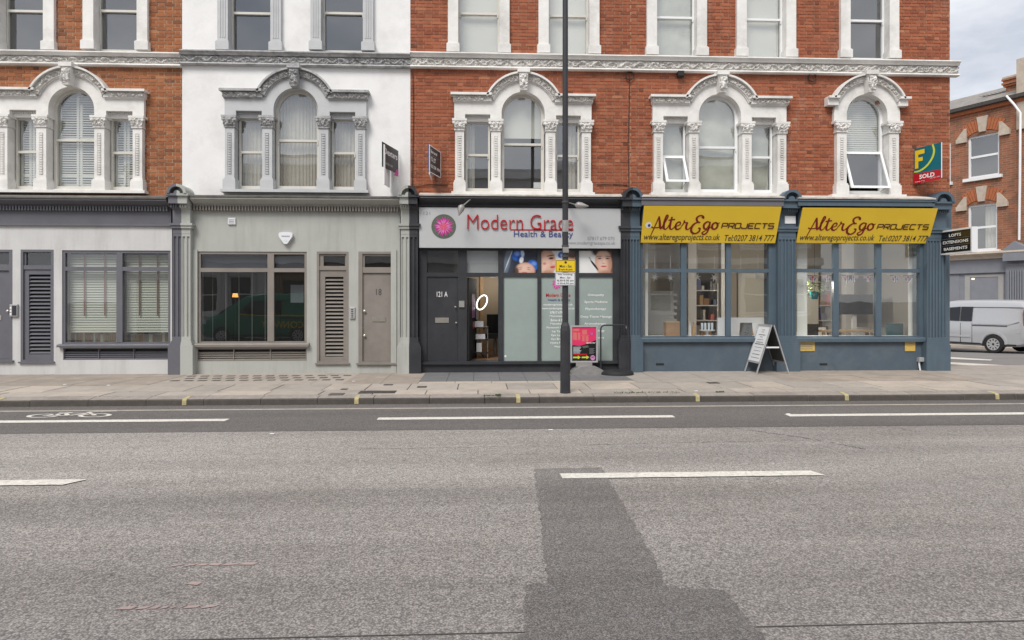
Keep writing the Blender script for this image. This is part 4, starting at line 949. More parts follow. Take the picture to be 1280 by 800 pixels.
sf3 = mb.build('shopfront_frame', 'paint_black', h3)
def bay(i, lower): 
    a, b = WX(mulls[i][1], YS), WX(mulls[i+1][0], YS)
    return (a, b, zf, W(650, 346, YS)[1]) if lower else (a, b, W(650, 341, YS)[1], W(650, 313.2, YS)[1])
for i in range(2):
    a, b, c, d_ = bay(i, False); pane(MB(), a, b, c, d_, YS+.06).build('transom_pane', 'glass_dark' if i == 0 else 'glass_shop', sf3)
    if i == 1: MB().box(a, b, YS+.10, YS+.11, c, d_).build('frosted_film', 'plastic_grey', sf3)
a, b, c, d_ = bay(0, True)
dr = MB().box(a+.004, b-.004, YS+.03, YS+.075, c+.002, d_-.004).build('door', 'paint_black', h3)
yd = YS+.03
text_on(plane_px(546, 364.5, 559.5, 371, yd), 0, 1, 0, 1, '121 A', 'print_white', dr, .004); letterbox(dr, 544, 397, 561, 403.5, yd); knob(dr, 569.3, 383.8, yd, .02); knob(dr, 570.3, 403.5, yd, .02)
MB().box(*[WX(p, YS) for p in (573.8, 580.5)], YS-.03, YS+.001, W(577, 384, YS)[1], W(577, 376, YS)[1]).build('door_entry_panel', 'metal_grey', h3)
# open salon door leaf, folded inwards against its jamb
a, b, c, d_ = bay(1, True)
lf = MB().hexa([(x_+(y_-.02)*.17, y_, z_) for z_ in (c+.005, d_-.02) for x_, y_ in ((a+.005, .02), (a+.05, .02), (a+.05, .98), (a+.005, .98))]).build('open_door', 'rubber', h3)
lp_ = lambda y0_, y1_, z0_, z1_, m_: MB().sheet([(a+.054+(y_-.02)*.17, y_, z_) for y_, z_ in ((y0_, z0_), (y1_, z0_), (y1_, z1_), (y0_, z1_))][::-1]).build('door_notice', m_, lf)
lp_(.35, .75, c+.95, c+1.5, 'print_lilac'); lp_(.45, .7, c+.68, c+.86, 'print_red')
MB().box(a+.20, a+.24, .84, .87, c+.9, c+1.15).build('pull_handle', 'metal_grey', lf)
# frosted panes with vinyl print
for i in (2, 3, 4):
    a, b, c, d_ = bay(i, True)
    MB().box(a, b, YS+.035, YS+.045, c, d_).build('frosted_pane', 'frosted', sf3)
pl = plane_px(676.5, 346, 719, 448.7, YS+.034)
fl = MB(); rr = random.Random(3)
def flower(parent, pl_, cx, cy, r, asp, lift, full=True):
    for ring, (rad, n, m_) in enumerate(((1.0, 22, 'print_magenta'), (.75, 18, 'print_lilac'), (.5, 14, 'print_pink'), (.26, 9, 'print_orange'))):
        f_ = MB()
        for k in range(n):
            t = 2*math.pi*(k+.5*ring)/n+rr.uniform(-.1, .1); L_ = r*rad*rr.uniform(.85, 1.05); w = .13
            if not full and math.sin(t) < -.5 and ring < 2: L_ *= .8
            P_ = [(0, 0), (L_*.6*math.cos(t-w), L_*.6*math.sin(t-w)), (L_*math.cos(t), L_*math.sin(t)), (L_*.6*math.cos(t+w), L_*.6*math.sin(t+w))]
            f_.sheet([tuple(pl_(cx+p/asp, cy+q, lift+.0008*ring+.00003*k)) for p, q in P_])
        f_.build('flower_print', m_, parent)
flower(sf3, pl, .47, .91, .075, .42, .001)
text_on(pl, .14, .86, .755, .80, 'Modern Grace', 'print_red', sf3, .012); text_on(pl, .2, .86, .698, .732, 'Health & Beauty', 'print_navy', sf3, .012)
for k, (t_, s0_, s1_) in enumerate((('moderngracespa.co.uk', .07, .93), ('www.moderngracespa.co.uk', .02, .98), ('07817 679 070', .26, .78), ('Microneedling', .25, .78), ('Botox & Fillers', .28, .78), ('Mesotherapy', .27, .76), ('Permanent Make up', .16, .84), ('Lip Tattoo', .32, .72), ('Eye Lashes', .30, .72), ('Eye Brows', .30, .70), ('Hydra Facial', .27, .72), ('Waxing', .38, .64))):
    t = .644-.0465*k; text_on(pl, s0_, s1_, t, t+.030, t_, 'print_white', sf3, .014, .001)
pl = plane_px(723.7, 346, 766, 448.7, YS+.034)
for k, (t_, s0_, s1_) in enumerate((('Osteopathy', .26, .74), ('Sports Medicine', .16, .84), ('Physiotherapy', .19, .80), ('Deep Tissue Massage', .05, .97), ('Aromatherapy', .16, .80), ('Reflexology', .22, .76), ('Acupuncture', .2, .74))):
    t = .76-.085*k-(.01 if k > 2 else 0); text_on(pl, s0_, s1_, t, t+.034, t_, 'print_white', sf3, .014, .001)
pl = plane_px(628.7, 346, 671.7, 448.7, YS+.034); shape_on(pl, ell(.07, .035, .03, .014), 'print_white', sf3, .001)
# picture panels in the transom lights
def panel(i, bgm):
    a, b, c, d_ = bay(i, False); MB().box(a, b, YS+.035, YS+.05, c, d_).build('transom_picture', bgm, sf3)
    return on_plane((a, YS+.035, c), (b, YS+.035, c), (a, YS+.035, d_))
m_, N_, L_, b_ = ntree('photo_print'); at_ = N_.new('ShaderNodeAttribute'); at_.attribute_name = 'ink'; L_.new(at_.outputs['Color'], b_.inputs['Base Color']); b_.inputs['Roughness'].default_value = .25; M['photo_print'] = m_
def photo(i, base, layers, nx=84, nz=56):
    """a printed picture: soft-edged patches of ink blended on a fine sheet. layer = (cx, cy, rx, ry, turn, colour, softness, strength)"""
    p = panel(i, 'print_white'); mb = MB(); cols = []
    for j in range(nz+1):
        for k in range(nx+1):
            s, t = k/nx, j/nz; c = list(base(s, t))
            for cx, cy, rx, ry, a, col, soft, al in layers:
                dx, dy = s-cx, (t-cy)*.68; ca, sa = math.cos(a), math.sin(a); u, v = (dx*ca+dy*sa)/rx, (-dx*sa+dy*ca)/(ry*.68); d = math.sqrt(u*u+v*v)
                w = al*min(1, max(0, (1+soft/2-d)/max(soft, 1e-3))); c = [c[q]+(col[q]-c[q])*w for q in range(3)]
            cols.append((*c, 1)); mb.v.append(tuple(p(s, t, .0015)))
    mb.f = [(j*(nx+1)+k, j*(nx+1)+k+1, (j+1)*(nx+1)+k+1, (j+1)*(nx+1)+k) for j in range(nz) for k in range(nx)]
    o = mb.build('photo_print', 'photo_print', sf3); at = o.data.color_attributes.new('ink', 'FLOAT_COLOR', 'POINT')
    for d, c in zip(at.data, cols): d.color = c
SK, SKL, SKD, HA, LP, BL, BLD = (.58, .34, .25), (.72, .49, .40), (.38, .19, .13), (.05, .025, .018), (.42, .05, .06), (.03, .13, .5), (.01, .04, .2)
photo(2, lambda s, t: (.03+.1*max(0, .35-s), .035+.13*max(0, .35-s), .05+.2*max(0, .35-s)), [
    (.10, .5, .10, .7, -.2, (.16, .20, .26), .5, .8), (.16, .6, .015, .5, -.35, (.6, .66, .72), .8, .9), (.43, .78, .19, .24, .3, BL, .25, 1), (.40, .86, .07, .09, 0, (.25, .4, .8), .9, .7), (.48, .62, .09, .14, 0, BLD, .6, .7), (.56, .88, .05, .16, .1, (.5, .62, .75), .5, 1), (.53, .58, .06, .15, -.2, (.72, .74, .76), .4, 1),
    (.86, .34, .17, .24, -.5, BL, .25, 1), (.90, .42, .07, .08, -.4, (.25, .4, .8), .9, .6), (.80, .22, .1, .1, 0, BLD, .7, .7), (.64, .08, .29, .38, 0, SK, .2, 1), (.62, .2, .2, .2, 0, SKL, .9, .9), (.50, .17, .045, .03, .2, SKD, .6, .8), (.74, .16, .05, .03, -.2, SKD, .6, .8), (.62, .10, .035, .09, 0, SKL, .9, .9), (.62, .02, .08, .03, 0, LP, .5, .7), (.5, .25, .06, .014, .2, HA, .6, .7), (.74, .24, .06, .014, -.2, HA, .6, .7), (.38, .06, .07, .2, 0, HA, .7, .9)])
photo(3, lambda s, t: (.66, .70, .74), [
    (.06, .85, .24, .40, .3, HA, .4, 1), (.18, .45, .26, .62, 0, SK, .15, 1), (.15, .5, .15, .35, 0, SKL, .9, .8), (.30, .66, .08, .055, .1, (.2, .1, .09), .5, .9), (.30, .66, .05, .035, .1, HA, .4, 1), (.28, .78, .11, .025, .2, HA, .6, .9), (.38, .46, .05, .1, -.3, SKL, .8, .9), (.34, .27, .075, .05, .1, LP, .4, 1), (.35, .30, .06, .018, .1, (.62, .16, .16), .8, .8), (.06, .22, .08, .34, -.3, SKL, .4, 1), (.10, .42, .05, .06, 0, LP, .4, .6), (.18, .02, .16, .1, 0, SKD, .8, .6),
    (.72, .5, .24, 1.2, 0, (.70, .73, .78), .1, 1), (.60, .82, .11, .14, .7, BL, .3, 1), (.66, .68, .05, .2, .6, (.5, .56, .66), .5, 1), (.88, .38, .15, .50, 0, SK, .2, 1), (.86, .42, .08, .3, 0, SKL, .9, .8), (.83, .52, .035, .025, 0, HA, .5, .9), (.95, .52, .035, .025, 0, HA, .5, .9), (.88, .22, .045, .03, 0, LP, .5, .9), (.92, .86, .16, .2, .2, HA, .5, .9)])
photo(4, lambda s, t: (.74-.05*s, .74-.04*s, .73-.02*s), [
    (.74, .98, .36, .26, 0, HA, .3, 1), (.98, .6, .12, .7, 0, (.10, .06, .04), .4, 1), (.73, .46, .25, .60, .05, SK, .14, 1), (.70, .50, .16, .40, .05, SKL, .95, .95), (.78, .80, .14, .16, 0, SKL, .9, .7), (.62, .66, .06, .035, .05, (.25, .13, .1), .6, .8), (.62, .66, .04, .022, 0, HA, .4, 1), (.85, .66, .06, .035, -.05, (.25, .13, .1), .6, .8), (.85, .66, .04, .022, 0, HA, .4, 1), (.61, .755, .085, .016, .12, HA, .7, .85), (.86, .755, .085, .016, -.12, HA, .7, .85),
    (.755, .52, .02, .17, 0, (.78, .58, .49), .9, .8), (.735, .44, .05, .022, 0, SKD, .8, .7), (.74, .30, .085, .032, 0, LP, .45, .95), (.74, .315, .08, .008, 0, (.2, .02, .03), .6, .8), (.74, .275, .05, .012, 0, (.62, .2, .2), .8, .7), (.93, .35, .07, .4, 0, SKD, .9, .5), (.80, -.05, .2, .16, 0, SKD, .7, .7), (.46, .36, .20, .045, -.93, (.015, .015, .018), .25, 1), (.33, .66, .06, .03, -.93, (.35, .35, .36), .4, 1)])
zt, zb, c3 = cornice(h3, WX(524, -.3), WX(778, -.3), 650, 245.5, 259, 'paint_black', 'stone_ledge', pyl=241)
MB().box(WX(522), WX(781), -.12, .2, W(650, 312, -.1)[1]+.06, zt-.01).build('fascia_board', 'paint_black', h3)
# salon interior seen through the doorway
ra, rb_ = XB[2]+.14, XB[3]-.15
MB().box(ra, rb_, .3, 6.8, zf-.02, zf).build('salon_floor', 'floor_wood', h3)
MB().box(ra, rb_, 3.2, 3.3, zf, 3.5).box(WX(570, 1.5), WX(570, 1.5)+.08, .3, 3.2, zf, 3.5).build('salon_wall', 'interior_tan', h3)
w0, w1 = WX(600, 3.2), WX(622, 3.2); MB().frame(w0, w1+.3, zf, zf+2.15, 3.15, 3.2, .09).build('inner_door', 'wood_pale', h3)

# ------------------------------------------------------------------ shopfront of house 4, the showroom
YS = -.07
for o, ml in (((801, 300, 967, 423), [(851.5, 858.5), (908, 914)]), ((992, 300, 1156, 423), [(1042.5, 1049), (1095.5, 1102.5)])):
    hw, bays, tr, win = shop_window(h4, o, ml, (336, 340.5), 'paint_blue', 'glass_shop', .05, (422.3, 427.5))
    x0, x1 = hw[0]-.02, hw[1]+.04
    MB().box(x0-.12, x1+.12, -.08, .12, .05, W((o[0]+o[2])/2, 427, YS)[1]).build('stall_riser', 'paint_blue_riser', h4)
    MB().box(x0-.12, x1+.12, -.09, .2, hw[3], hw[3]+.95).build('fascia_board', 'paint_blue', h4)
    MB().box(hw[0], hw[1], .02, .5, hw[2]-.02, hw[2]+.04).build('window_board', 'plastic_white', h4)
    w_ = rect(o[2]-6, 300, o[2]+9, 425, -.06); MB().box(w_[0], w_[1]+.1, -.06, .2, .05, w_[3]).build('window_post', 'paint_blue', h4)
    w_ = rect(o[0]-6, 300, o[0]+2, 425, -.06); MB().box(w_[0]-.1, w_[1], -.06, .2, .05, w_[3]).build('window_post', 'paint_blue', h4)
cornice(h4, WX(800, -.3), WX(976, -.3), 890, 247, 257, 'paint_mauve_grey', 'stone_ledge', dep=.46, pyl=243, plain=True); cornice(h4, WX(994, -.3), WX(1163, -.3), 1080, 249, 257.5, 'paint_blue', 'stone_ledge', dep=.46, pyl=244, plain=True)
MB().box(WX(788), XB[4]+.01, -.05, .28, W(985, 300)[1], 3.95).build('lintel_beam', 'paint_blue', h4)
ra, rb_ = XB[3]+.13, XB[4]-.14
MB().box(ra, rb_, .3, 6.8, .10, .16).build('showroom_floor', 'wood_pale', h4)
MB().box(ra, rb_, 4.2, 4.3, .16, 3.6).box(ra+.001, ra+.05, .3, 4.2, .16, 3.6).box(rb_-.05, rb_-.001, .3, 4.2, .16, 3.6).box(ra, rb_, .31, 4.2, 3.5, 3.58).build('showroom_wall', 'interior_pale', h4)
MB().box(WX(897, .55), WX(960, .55), .55, .62, .16, W(930, 397, .55)[1]).build('low_partition', 'plastic_white', h4)
for px_, pw_, yy_, m_ in ((875, .9, 4.15, 'interior_dark'), (1012, .5, 3.2, 'blind_white'), (1130, 1.2, 4.1, 'blind_white'), (940, .8, 4.1, 'blind_white')): X = WX(px_, yy_); MB().box(X-pw_/2, X+pw_/2, yy_, yy_+.04, .4 if m_ == 'blind_white' else .16, 2.5).build('wall_panel', m_, h4)
for px_ in (864, 905, 1060): X = WX(px_, 2.6); MB().box(X-.11, X+.11, 2.5, 2.72, .16, 3.5).build('showroom_post', 'plastic_white', h4)
mbx = MB()
for r_ in range(18):                                   # white-painted brick pier by the window
    for k in range(4): mbx.box(WX(812, 1.2)-.35+k*.235+(r_ % 2)*.1, WX(812, 1.2)-.35+k*.235+.222+(r_ % 2)*.1, 1.2, 1.3, .5+r_*.078, .5+r_*.078+.066)
mbx.box(WX(812, 1.2)-.36, WX(812, 1.2)+.60, 1.21, 1.4, .16, 1.95); mbx.build('painted_brick_pier', 'interior_pale', h4)
MB().box(XB[4]-.30, XB[4]-.0, .0, .3, .05, 3.95).build('corner_pier', 'paint_blue', h4)
# cables and small fixings on the brickwork
for pts in ([(787, 95), (786.5, 130), (785, 180), (786, 235)], [(516, 90), (517, 140), (515.5, 238)], [(560, 232), (540, 231), (517, 233)], [(745, 231), (765, 230), (785, 232)]):
    c = MB(); c.tube([(WX(x, -.03), -.03, W(x, y, -.03)[1]) for x, y in pts], .008, 5); c.build('cable', 'rubber', h3)
for px_, py_, h in ((787, 95, h4), (1015, 97, h4)):
    x, z = W(px_, py_, -.04); t = [(x+.09*math.cos(k*math.pi/8), -.05, z+.09*math.sin(k*math.pi/8)) for k in range(17)]; MB().tube(t, .012, 6).build('iron_ring', 'rubber', h)

# ------------------------------------------------------------------ signs over the shops
s_ = thing('shop_sign', 'silver fascia sign with raised red Modern Grace lettering and flower roundel', 'sign', (WX(650), -.16, W(650, 310, -.2)[1]))
YB = -.20; x0, x1, z0, z1 = rect(524.3, 260.5, 775.5, 309.8, YB)
MB().box(x0, x1, YB, -.122, z0, z1).build('sign_panel', 'sign_silver', s_)
MB().frame(x0-.006, x1+.006, z0-.006, z1+.006, YB-.004, YB+.03, .012).build('sign_edge', 'aluminium', s_)
PX = lambda a, b, c, d: ((a-524.3)/251.2, (b-524.3)/251.2, (309.8-d)/49.3, (309.8-c)/49.3)
pl = on_plane((x0, YB, z0), (x1, YB, z0), (x0, YB, z1))
a, b, c, d = PX(583.5, 715.5, 268.5, 287.0); text_on(pl, a, b, c, d, 'Modern Grace', 'print_red', s_, -.013, .012, .025, res=4)
a, b, c, d = PX(638, 716, 286.6, 288.2); shape_on(pl, rc(a, b, c, d), 'print_red', s_, .006)
a, b, c, d = PX(641.5, 715.5, 288.6, 298.6); text_on(pl, a, b, c, d, 'Health & Beauty', 'print_navy', s_, 0, .004, .008, res=3)
a, b, c, d = PX(734, 768, 295.5, 300.0); text_on(pl, a, b, c, d, '07817 679 070', 'print_grey', s_, .0, .004)
a, b, c, d = PX(708, 769, 301.2, 306.8); text_on(pl, a, b, c, d, 'www.moderngracespa.co.uk', 'print_grey', s_, .0, .004)
a, b, c, d = PX(529.5, 537.5, 265.2, 269.2); text_on(pl, a, b, c, d, '121', 'print_grey', s_, .0, .004)
asp = (x1-x0)/(z1-z0); cx_, cy_ = PX(554.3, 554.3, 283.6, 283.6)[0], PX(0, 0, 283.6, 283.6)[2]
shape_on(pl, ell(cx_, cy_, .31/asp, .31, 32), 'print_green', s_, .004); flower(s_, pl, cx_, cy_-.0, .29, asp, .006)
for k in range(7): shape_on(pl, [(cx_+(-.12+.04*k)/asp, cy_-.27), (cx_+(-.11+.04*k)/asp, cy_-.27), (cx_+(-.05+.02*k)/asp, cy_-.1)], 'print_dark', s_, .0055)
# the script of the yellow boards, drawn as strokes in a box of 1 x 1 (aspect = width / height)
SCRIPT = {
 'A': [([(.02, -.42), (.10, -.1), (.22, .35), (.33, .80), (.36, .95)], [.010, .016, .02, .022, .014]), ([(.36, .95), (.42, .55), (.47, .18), (.54, .06)], [.03, .05, .05, .02]), ([(.02, .22), (.10, .16), (.30, .16), (.52, .20), (.60, .10)], [.03, .02, .02, .02, .01]), ([(.02, -.42), (.0, -.46)], [.012, .006])],
 'l': [([(.0, .2), (.16, .6), (.26, .95), (.18, 1.0), (.10, .55), (.10, .15), (.20, .05), (.32, .2)], [.015, .02, .025, .03, .045, .045, .02, .012])],
 't': [([(.0, .2), (.12, .5), (.17, .92)], [.012, .02, .03]), ([(.17, .92), (.12, .45), (.12, .14), (.22, .05), (.36, .22)], [.03, .045, .045, .02, .012]), ([(.0, .68), (.34, .74)], [.02, .03])],
 'e': [([(.0, .25), (.16, .30), (.30, .42), (.28, .58), (.16, .56), (.08, .35), (.10, .12), (.22, .05), (.38, .2)], [.012, .015, .02, .03, .025, .04, .045, .03, .012])],
 'r': [([(.0, .25), (.12, .5), (.14, .68), (.18, .55), (.32, .56)], [.012, .02, .03, .02, .02]), ([(.32, .56), (.27, .35), (.28, .12), (.38, .05), (.52, .25)], [.03, .045, .045, .02, .012])],
 'E': [([(.52, .92), (.62, .84), (.58, .98), (.40, 1.0), (.26, .82), (.34, .58), (.48, .54)], [.03, .03, .025, .03, .045, .04, .02]), ([(.48, .54), (.24, .50), (.06, .22), (.08, -.12), (.28, -.24), (.46, -.10), (.50, .12), (.40, .14)], [.02, .03, .05, .05, .03, .035, .035, .02])],
 'g': [([(.34, .55), (.20, .58), (.06, .38), (.10, .12), (.22, .12), (.34, .38)], [.02, .03, .045, .04, .02, .02]), ([(.36, .60), (.34, .2), (.26, -.18), (.10, -.30), (.02, -.18), (.16, -.04), (.48, .25)], [.03, .04, .03, .03, .03, .015, .012])],
 'o': [([(.22, .58), (.08, .45), (.06, .2), (.18, .07), (.32, .22), (.32, .46), (.20, .58), (.3, .5), (.44, .55)], [.02, .04, .05, .03, .04, .04, .025, .015, .012])]}
TECH = {'P': [((0, 0), (0, 1), (1, 1), (1, .45), (0, .45))], 'R': [((0, 0), (0, 1), (1, 1), (1, .45), (0, .45)), ((.45, .45), (1, 0))], 'O': [((0, 0), (0, 1), (1, 1), (1, 0), (0, 0))], 'J': [((1, 1), (1, 0), (0, 0), (0, .3))],
        'E': [((1, 1), (0, 1), (0, 0), (1, 0)), ((0, .5), (.85, .5))], 'C': [((1, 1), (0, 1), (0, 0), (1, 0))], 'T': [((0, 1), (1, 1)), ((.5, 1), (.5, 0))], 'S': [((1, 1), (0, 1), (0, .52), (1, .52), (1, 0), (0, 0))]}
def yellow_sign(pts, words, label, Yt, Yb, disc):
    tl, tr, br, bl = pts
    root = thing('shop_sign', label, 'sign', (WX((bl[0]+br[0])/2), -.1, W(bl[0], bl[1], Yb)[1]), group=None)
    V3 = lambda p, Y: Vector((WX(p[0], Y), Y, W(p[0], p[1], Y)[1]))
    A, B, C_, D_ = V3(bl, Yb), V3(br, Yb), V3(tr, Yt), V3(tl, Yt)
    zt_ = (C_.z+D_.z)/2; zb_ = (A.z+B.z)/2; xa, xb = (A.x+D_.x)/2, (B.x+C_.x)/2
    A, B, D_ = Vector((xa, Yb, zb_)), Vector((xb, Yb, zb_)), Vector((xa, Yt, zt_)); back = .025
    MB().hexa([(xa, Yb, zb_), (xb, Yb, zb_), (xb, Yb+back, zb_), (xa, Yb+back, zb_), (xa, Yt, zt_), (xb, Yt, zt_), (xb, Yt+back, zt_), (xa, Yt+back, zt_)]).build('sign_board', 'sign_yellow', root)
    for xx in (xa+.01, xb-.03): MB().add([(xx, Yt+back, zt_-.01), (xx, -.1, zt_-.01), (xx, -.1, zb_+.01), (xx, Yb+back, zb_+.01)], [(0, 1, 2, 3)]).build('sign_cheek', 'paint_blue', root)
    p = on_plane(A, B, D_); W_, H_ = (B-A).length, (D_-A).length
    u0, v0, u1, v1 = words['script']; mb = MB(); x = 0; adv = {'A': .56, 'l': .30, 't': .33, 'e': .36, 'r': .5, 'E': .62, 'g': .44, 'o': .4}
    tot = sum(adv[c] for c in 'AlterEgo')
    for ch in 'AlterEgo':
        for st, w in SCRIPT[ch]:
            up = .62 if ch not in 'AE' else 1.0
            q = [(u0+(u1-u0)*(x+px_)/tot, v0+(v1-v0)*(py_*(1.0 if ch in 'AEltg' else .95))) for px_, py_ in st]
            ribbon(mb, p, q, [(k*1.35+.012)*(v1-v0) for k in w], .004+.0001*len(mb.v)/100, 6, W_/H_)
        x += adv[ch]
    mb.build('script_lettering', 'print_maroon', root)
    u0, v0, u1, v1 = words['projects']; mb = MB(); n = len('PROJECTS'); pit = (u1-u0)/(n-.22)
    for i, ch in enumerate('PROJECTS'):
        for st in TECH[ch]:
            q = [(u0+pit*(i+.78*s+.10*(t-.5)), v0+(v1-v0)*t) for s, t in st]
            for a_, b_ in zip(q, q[1:]): ribbon(mb, p, (a_, b_), .015, .004+.00005*len(mb.v), 1, W_/H_)
    mb.build('block_lettering', 'print_brown', root)
    u0, v0, u1, v1 = words['web']; text_on(p, u0, u1, v0, v1, 'www.alteregoprojects.co.uk', 'print_dark', root, .004, .004, shear=.15)
    u0, v0, u1, v1 = words['tel']; text_on(p, u0, u1, v0, v1, 'Tel:0207 3814 777', 'print_dark', root, .004, .004, shear=.15)
    if disc: shape_on(p, ell(.045, .48, .023, .023*W_/H_, 18), 'print_white', root, .003); shape_on(p, ell(.05, .47, .01, .012*W_/H_, 10), 'print_navy', root, .0036)
wd_ = lambda o: dict(script=(.065+o, .35, .56, .74), projects=(.585, .405, .965, .54), web=(.02, .02, .58, .25), tel=(.615, .055, .985, .225))
yellow_sign(((805, 256.6), (977, 258.6), (969, 304.2), (801, 303)), wd_(0), 'yellow tilted fascia sign with round white badge before the maroon AlterEgo script', -.47, -.14, True)
yellow_sign(((1004, 258.8), (1172, 261), (1160.6, 304.3), (995, 303.5)), wd_(.0), 'yellow tilted fascia sign without a badge, over the corner showroom window', -.47, -.14, False)
# projecting box sign on the corner
xs_ = WX(1176, -.18)
t = thing('projecting_sign', 'black and white box sign reading LOFTS EXTENSIONS BASEMENTS on the blue corner pilaster', 'sign', (xs_, -.7, W(1176, 319, -.2)[1]))
ya, yb_ = -.16, -1.16; za, zb_ = W(1176, 319, ya)[1], W(1176, 289, ya)[1]
MB().box(xs_, xs_+.13, yb_, ya, za, zb_).build('sign_case', 'plastic_white', t)
p = on_plane((xs_, ya-.0, za), (xs_, yb_, za), (xs_, ya, zb_))
shape_on(p, rc(.035, .965, .07, .93), 'screen_black', t, .004, 'sign_face')
for k, (w_, a, b) in enumerate((('LOFTS', .30, .68), ('EXTENSIONS', .10, .90), ('BASEMENTS', .13, .87))):
    text_on(p, a, b, .70-.27*k, .82-.27*k, w_, 'print_white', t, .02, .006)
    if k: shape_on(p, rc(.08, .92, .90-.275*k, .908-.275*k), 'print_grey', t, .006)
MB().box(xs_+.04, xs_+.09, ya, .01, za+.1, za+.14).box(xs_+.04, xs_+.09, ya, .01, zb_-.14, zb_-.1).build('bracket', 'iron', t)
# agents' boards standing out from the walls
def board(name, label, near, far, Yn, Yf, facem, mats=None):
    (xn, ytn, ybn), (xf, ytf, ybf) = near, far
    N0, F0 = Vector((WX(xn, Yn), Yn, 0)), Vector((WX(xf, Yf), Yf, 0)); zt_ = (W(xn, ytn, Yn)[1]+W(xf, ytf, Yf)[1])/2; zb2 = (W(xn, ybn, Yn)[1]+W(xf, ybf, Yf)[1])/2
    root = thing(name, label, 'sign board', (F0.x, Yf, zb2)); Lft, Rgt = (N0, F0) if N0.x < F0.x else (F0, N0)
    A, B = Vector((Lft.x, Lft.y, zb2)), Vector((Rgt.x, Rgt.y, zb2)); Z = Vector((0, 0, zt_-zb2)); U = (B-A).normalized(); nn = U.cross(Vector((0, 0, 1))); th = -nn*.012
    MB().hexa([A, B, B+th, A+th, A+Z, B+Z, B+th+Z, A+th+Z]).build('board', facem, root)
    return root, on_plane(A, B, A+Z), A, B, Z, nn
r_, p, A, B, Z, nn = board('agent_board', 'dark letting board with white Dexters lettering and pink corner on the white wall', (478, 175, 208.5), (498, 190.5, 217.5), -.95, -.07, 'print_dark')
text_on(p, .10, .92, .56, .82, 'Dexters', 'print_white', r_, .022, .004); text_on(p, .12, .62, .16, .24, '020 7381 6381', 'print_pale', r_, .0, .004)
shape_on(p, [(.70, -.14), (.99, -.10), (1.0, .2), (.86, .16)], 'print_magenta', r_, .003, 'pink_corner')
Vb = A+Vector((.02, .02, 0)); bk = MB(); bk.hexa([Vb+Vector((0, 0, -.36)), Vb+Vector((.0, .85, -.30)), Vb+Vector((.02, .85, -.30)), Vb+Vector((.02, 0, -.36)), Vb+Z*.9, Vb+Vector((.0, .85, 0))+Z*.9, Vb+Vector((.02, .85, 0))+Z*.9, Vb+Vector((.02, 0, 0))+Z*.9]); bk.build('back_board', 'print_white', r_)
r_, p, A, B, Z, nn = board('agent_board', 'navy letting board with white edge and small white lettering on the red brick wall', (536, 179.5, 213.5), (551, 191, 224), -.85, -.07, 'print_navy')
for f_ in (rc(0, 1, 0, .03), rc(0, 1, .97, 1), rc(0, .05, 0, 1), rc(.95, 1, 0, 1)): shape_on(p, f_, 'print_white', r_, .003)
shape_on(p, rc(.05, .95, .03, .97), 'print_dark', r_, .002)
for k, (w_, a, b, c, d) in enumerate((('Barnard', .14, .66, .74, .86), ('TO LET', .14, .56, .44, .60), ('020 7381 4998', .14, .90, .20, .32))): text_on(p, a, b, c, d, w_, 'print_white', r_, .016, .004)
shape_on(p, rc(.1, .9, .655, .667), 'print_grey', r_, .004)
MB().hexa([A+Vector((0, .02, -.05)), A+Vector((.0, .75, -.05)), A+Vector((.02, .75, -.05)), A+Vector((.02, .02, -.05)), A+Vector((0, .02, 0))+Z, A+Vector((.0, .75, 0))+Z, A+Vector((.02, .75, 0))+Z, A+Vector((.02, .02, 0))+Z]).build('back_board', 'print_white', r_)
r_, p, A, B, Z, nn = board('agent_board', 'teal and red SOLD board with yellow F and arc on the red brick wall', (1176, 177, 221), (1143, 187, 229.5), -.72, -.06, 'print_teal')
shape_on(p, [(-.03, -.04), (1.0, -.04), (1.0, .25), (-.03, .25)], 'print_red', r_, .003, 'red_strip')
mb = MB(); ribbon(mb, p, [(.0, .315), (.22, .32), (.48, .42), (.68, .60), (.76, .80), (.70, 1.0)], [.022, .026, .03, .034, .036, .03], .005, 8, .95); mb.build('arc_print', 'print_lime', r_)
mb = MB(); 
for q in (rc(.03, .16, .40, .93), rc(.03, .40, .80, .93), rc(.03, .33, .60, .71)): mb.sheet([tuple(p(s, t, .005+.0003*len(mb.f))) for s, t in q])
mb.build('letter_print', 'print_yellow', r_)
text_on(p, .20, .78, .075, .20, 'SOLD', 'print_white', r_, .03, .006); text_on(p, .03, .40, -.01, .03, 'keepthings moving', 'print_white', r_, 0, .006); text_on(p, .62, .97, .03, .06, '020 7731 3388', 'print_white', r_, 0, .006)
MB().hexa([B+Vector((.012, 0, .0)), B+Vector((.03, 0, .0)), B+Vector((.03, .7, .0)), B+Vector((.012, .7, .0)), B+Vector((.012, 0, 0))+Z, B+Vector((.03, 0, 0))+Z, B+Vector((.03, .7, 0))+Z, B+Vector((.012, .7, 0))+Z]).build('back_board', 'print_white', r_)
# spotlights over the salon sign
def spot(label, base, tip, cone):
    t = thing('spotlight', label, 'spotlight', (*[WX(base[0], -.32), -.32], W(base[0], base[1], -.32)[1])); a = Vector((WX(base[0], -.32), -.30, W(base[0], base[1], -.32)[1])); b = Vector((WX(tip[0], -.62), -.62, W(tip[0], tip[1], -.62)[1])); c = Vector((WX(cone[0], -.70), -.66, W(cone[0], cone[1], -.70)[1]))
    MB().tube([a, b], .014, 6).build('arm', 'metal_grey', t); d = (c-b); MB().tube([b-d*.25, b, b+d*.35, c], [.02, .075, .07, .012], 12).build('lamp_head', 'metal_grey', t, smooth=40)
spot('grey metal spotlight tipped downwards beside the flower roundel', (588, 249), (577, 258.5), (573.5, 269)); spot('grey metal spotlight on a sideways arm beside the lamp post', (712, 253.5), (722, 256.5), (736, 257.5))
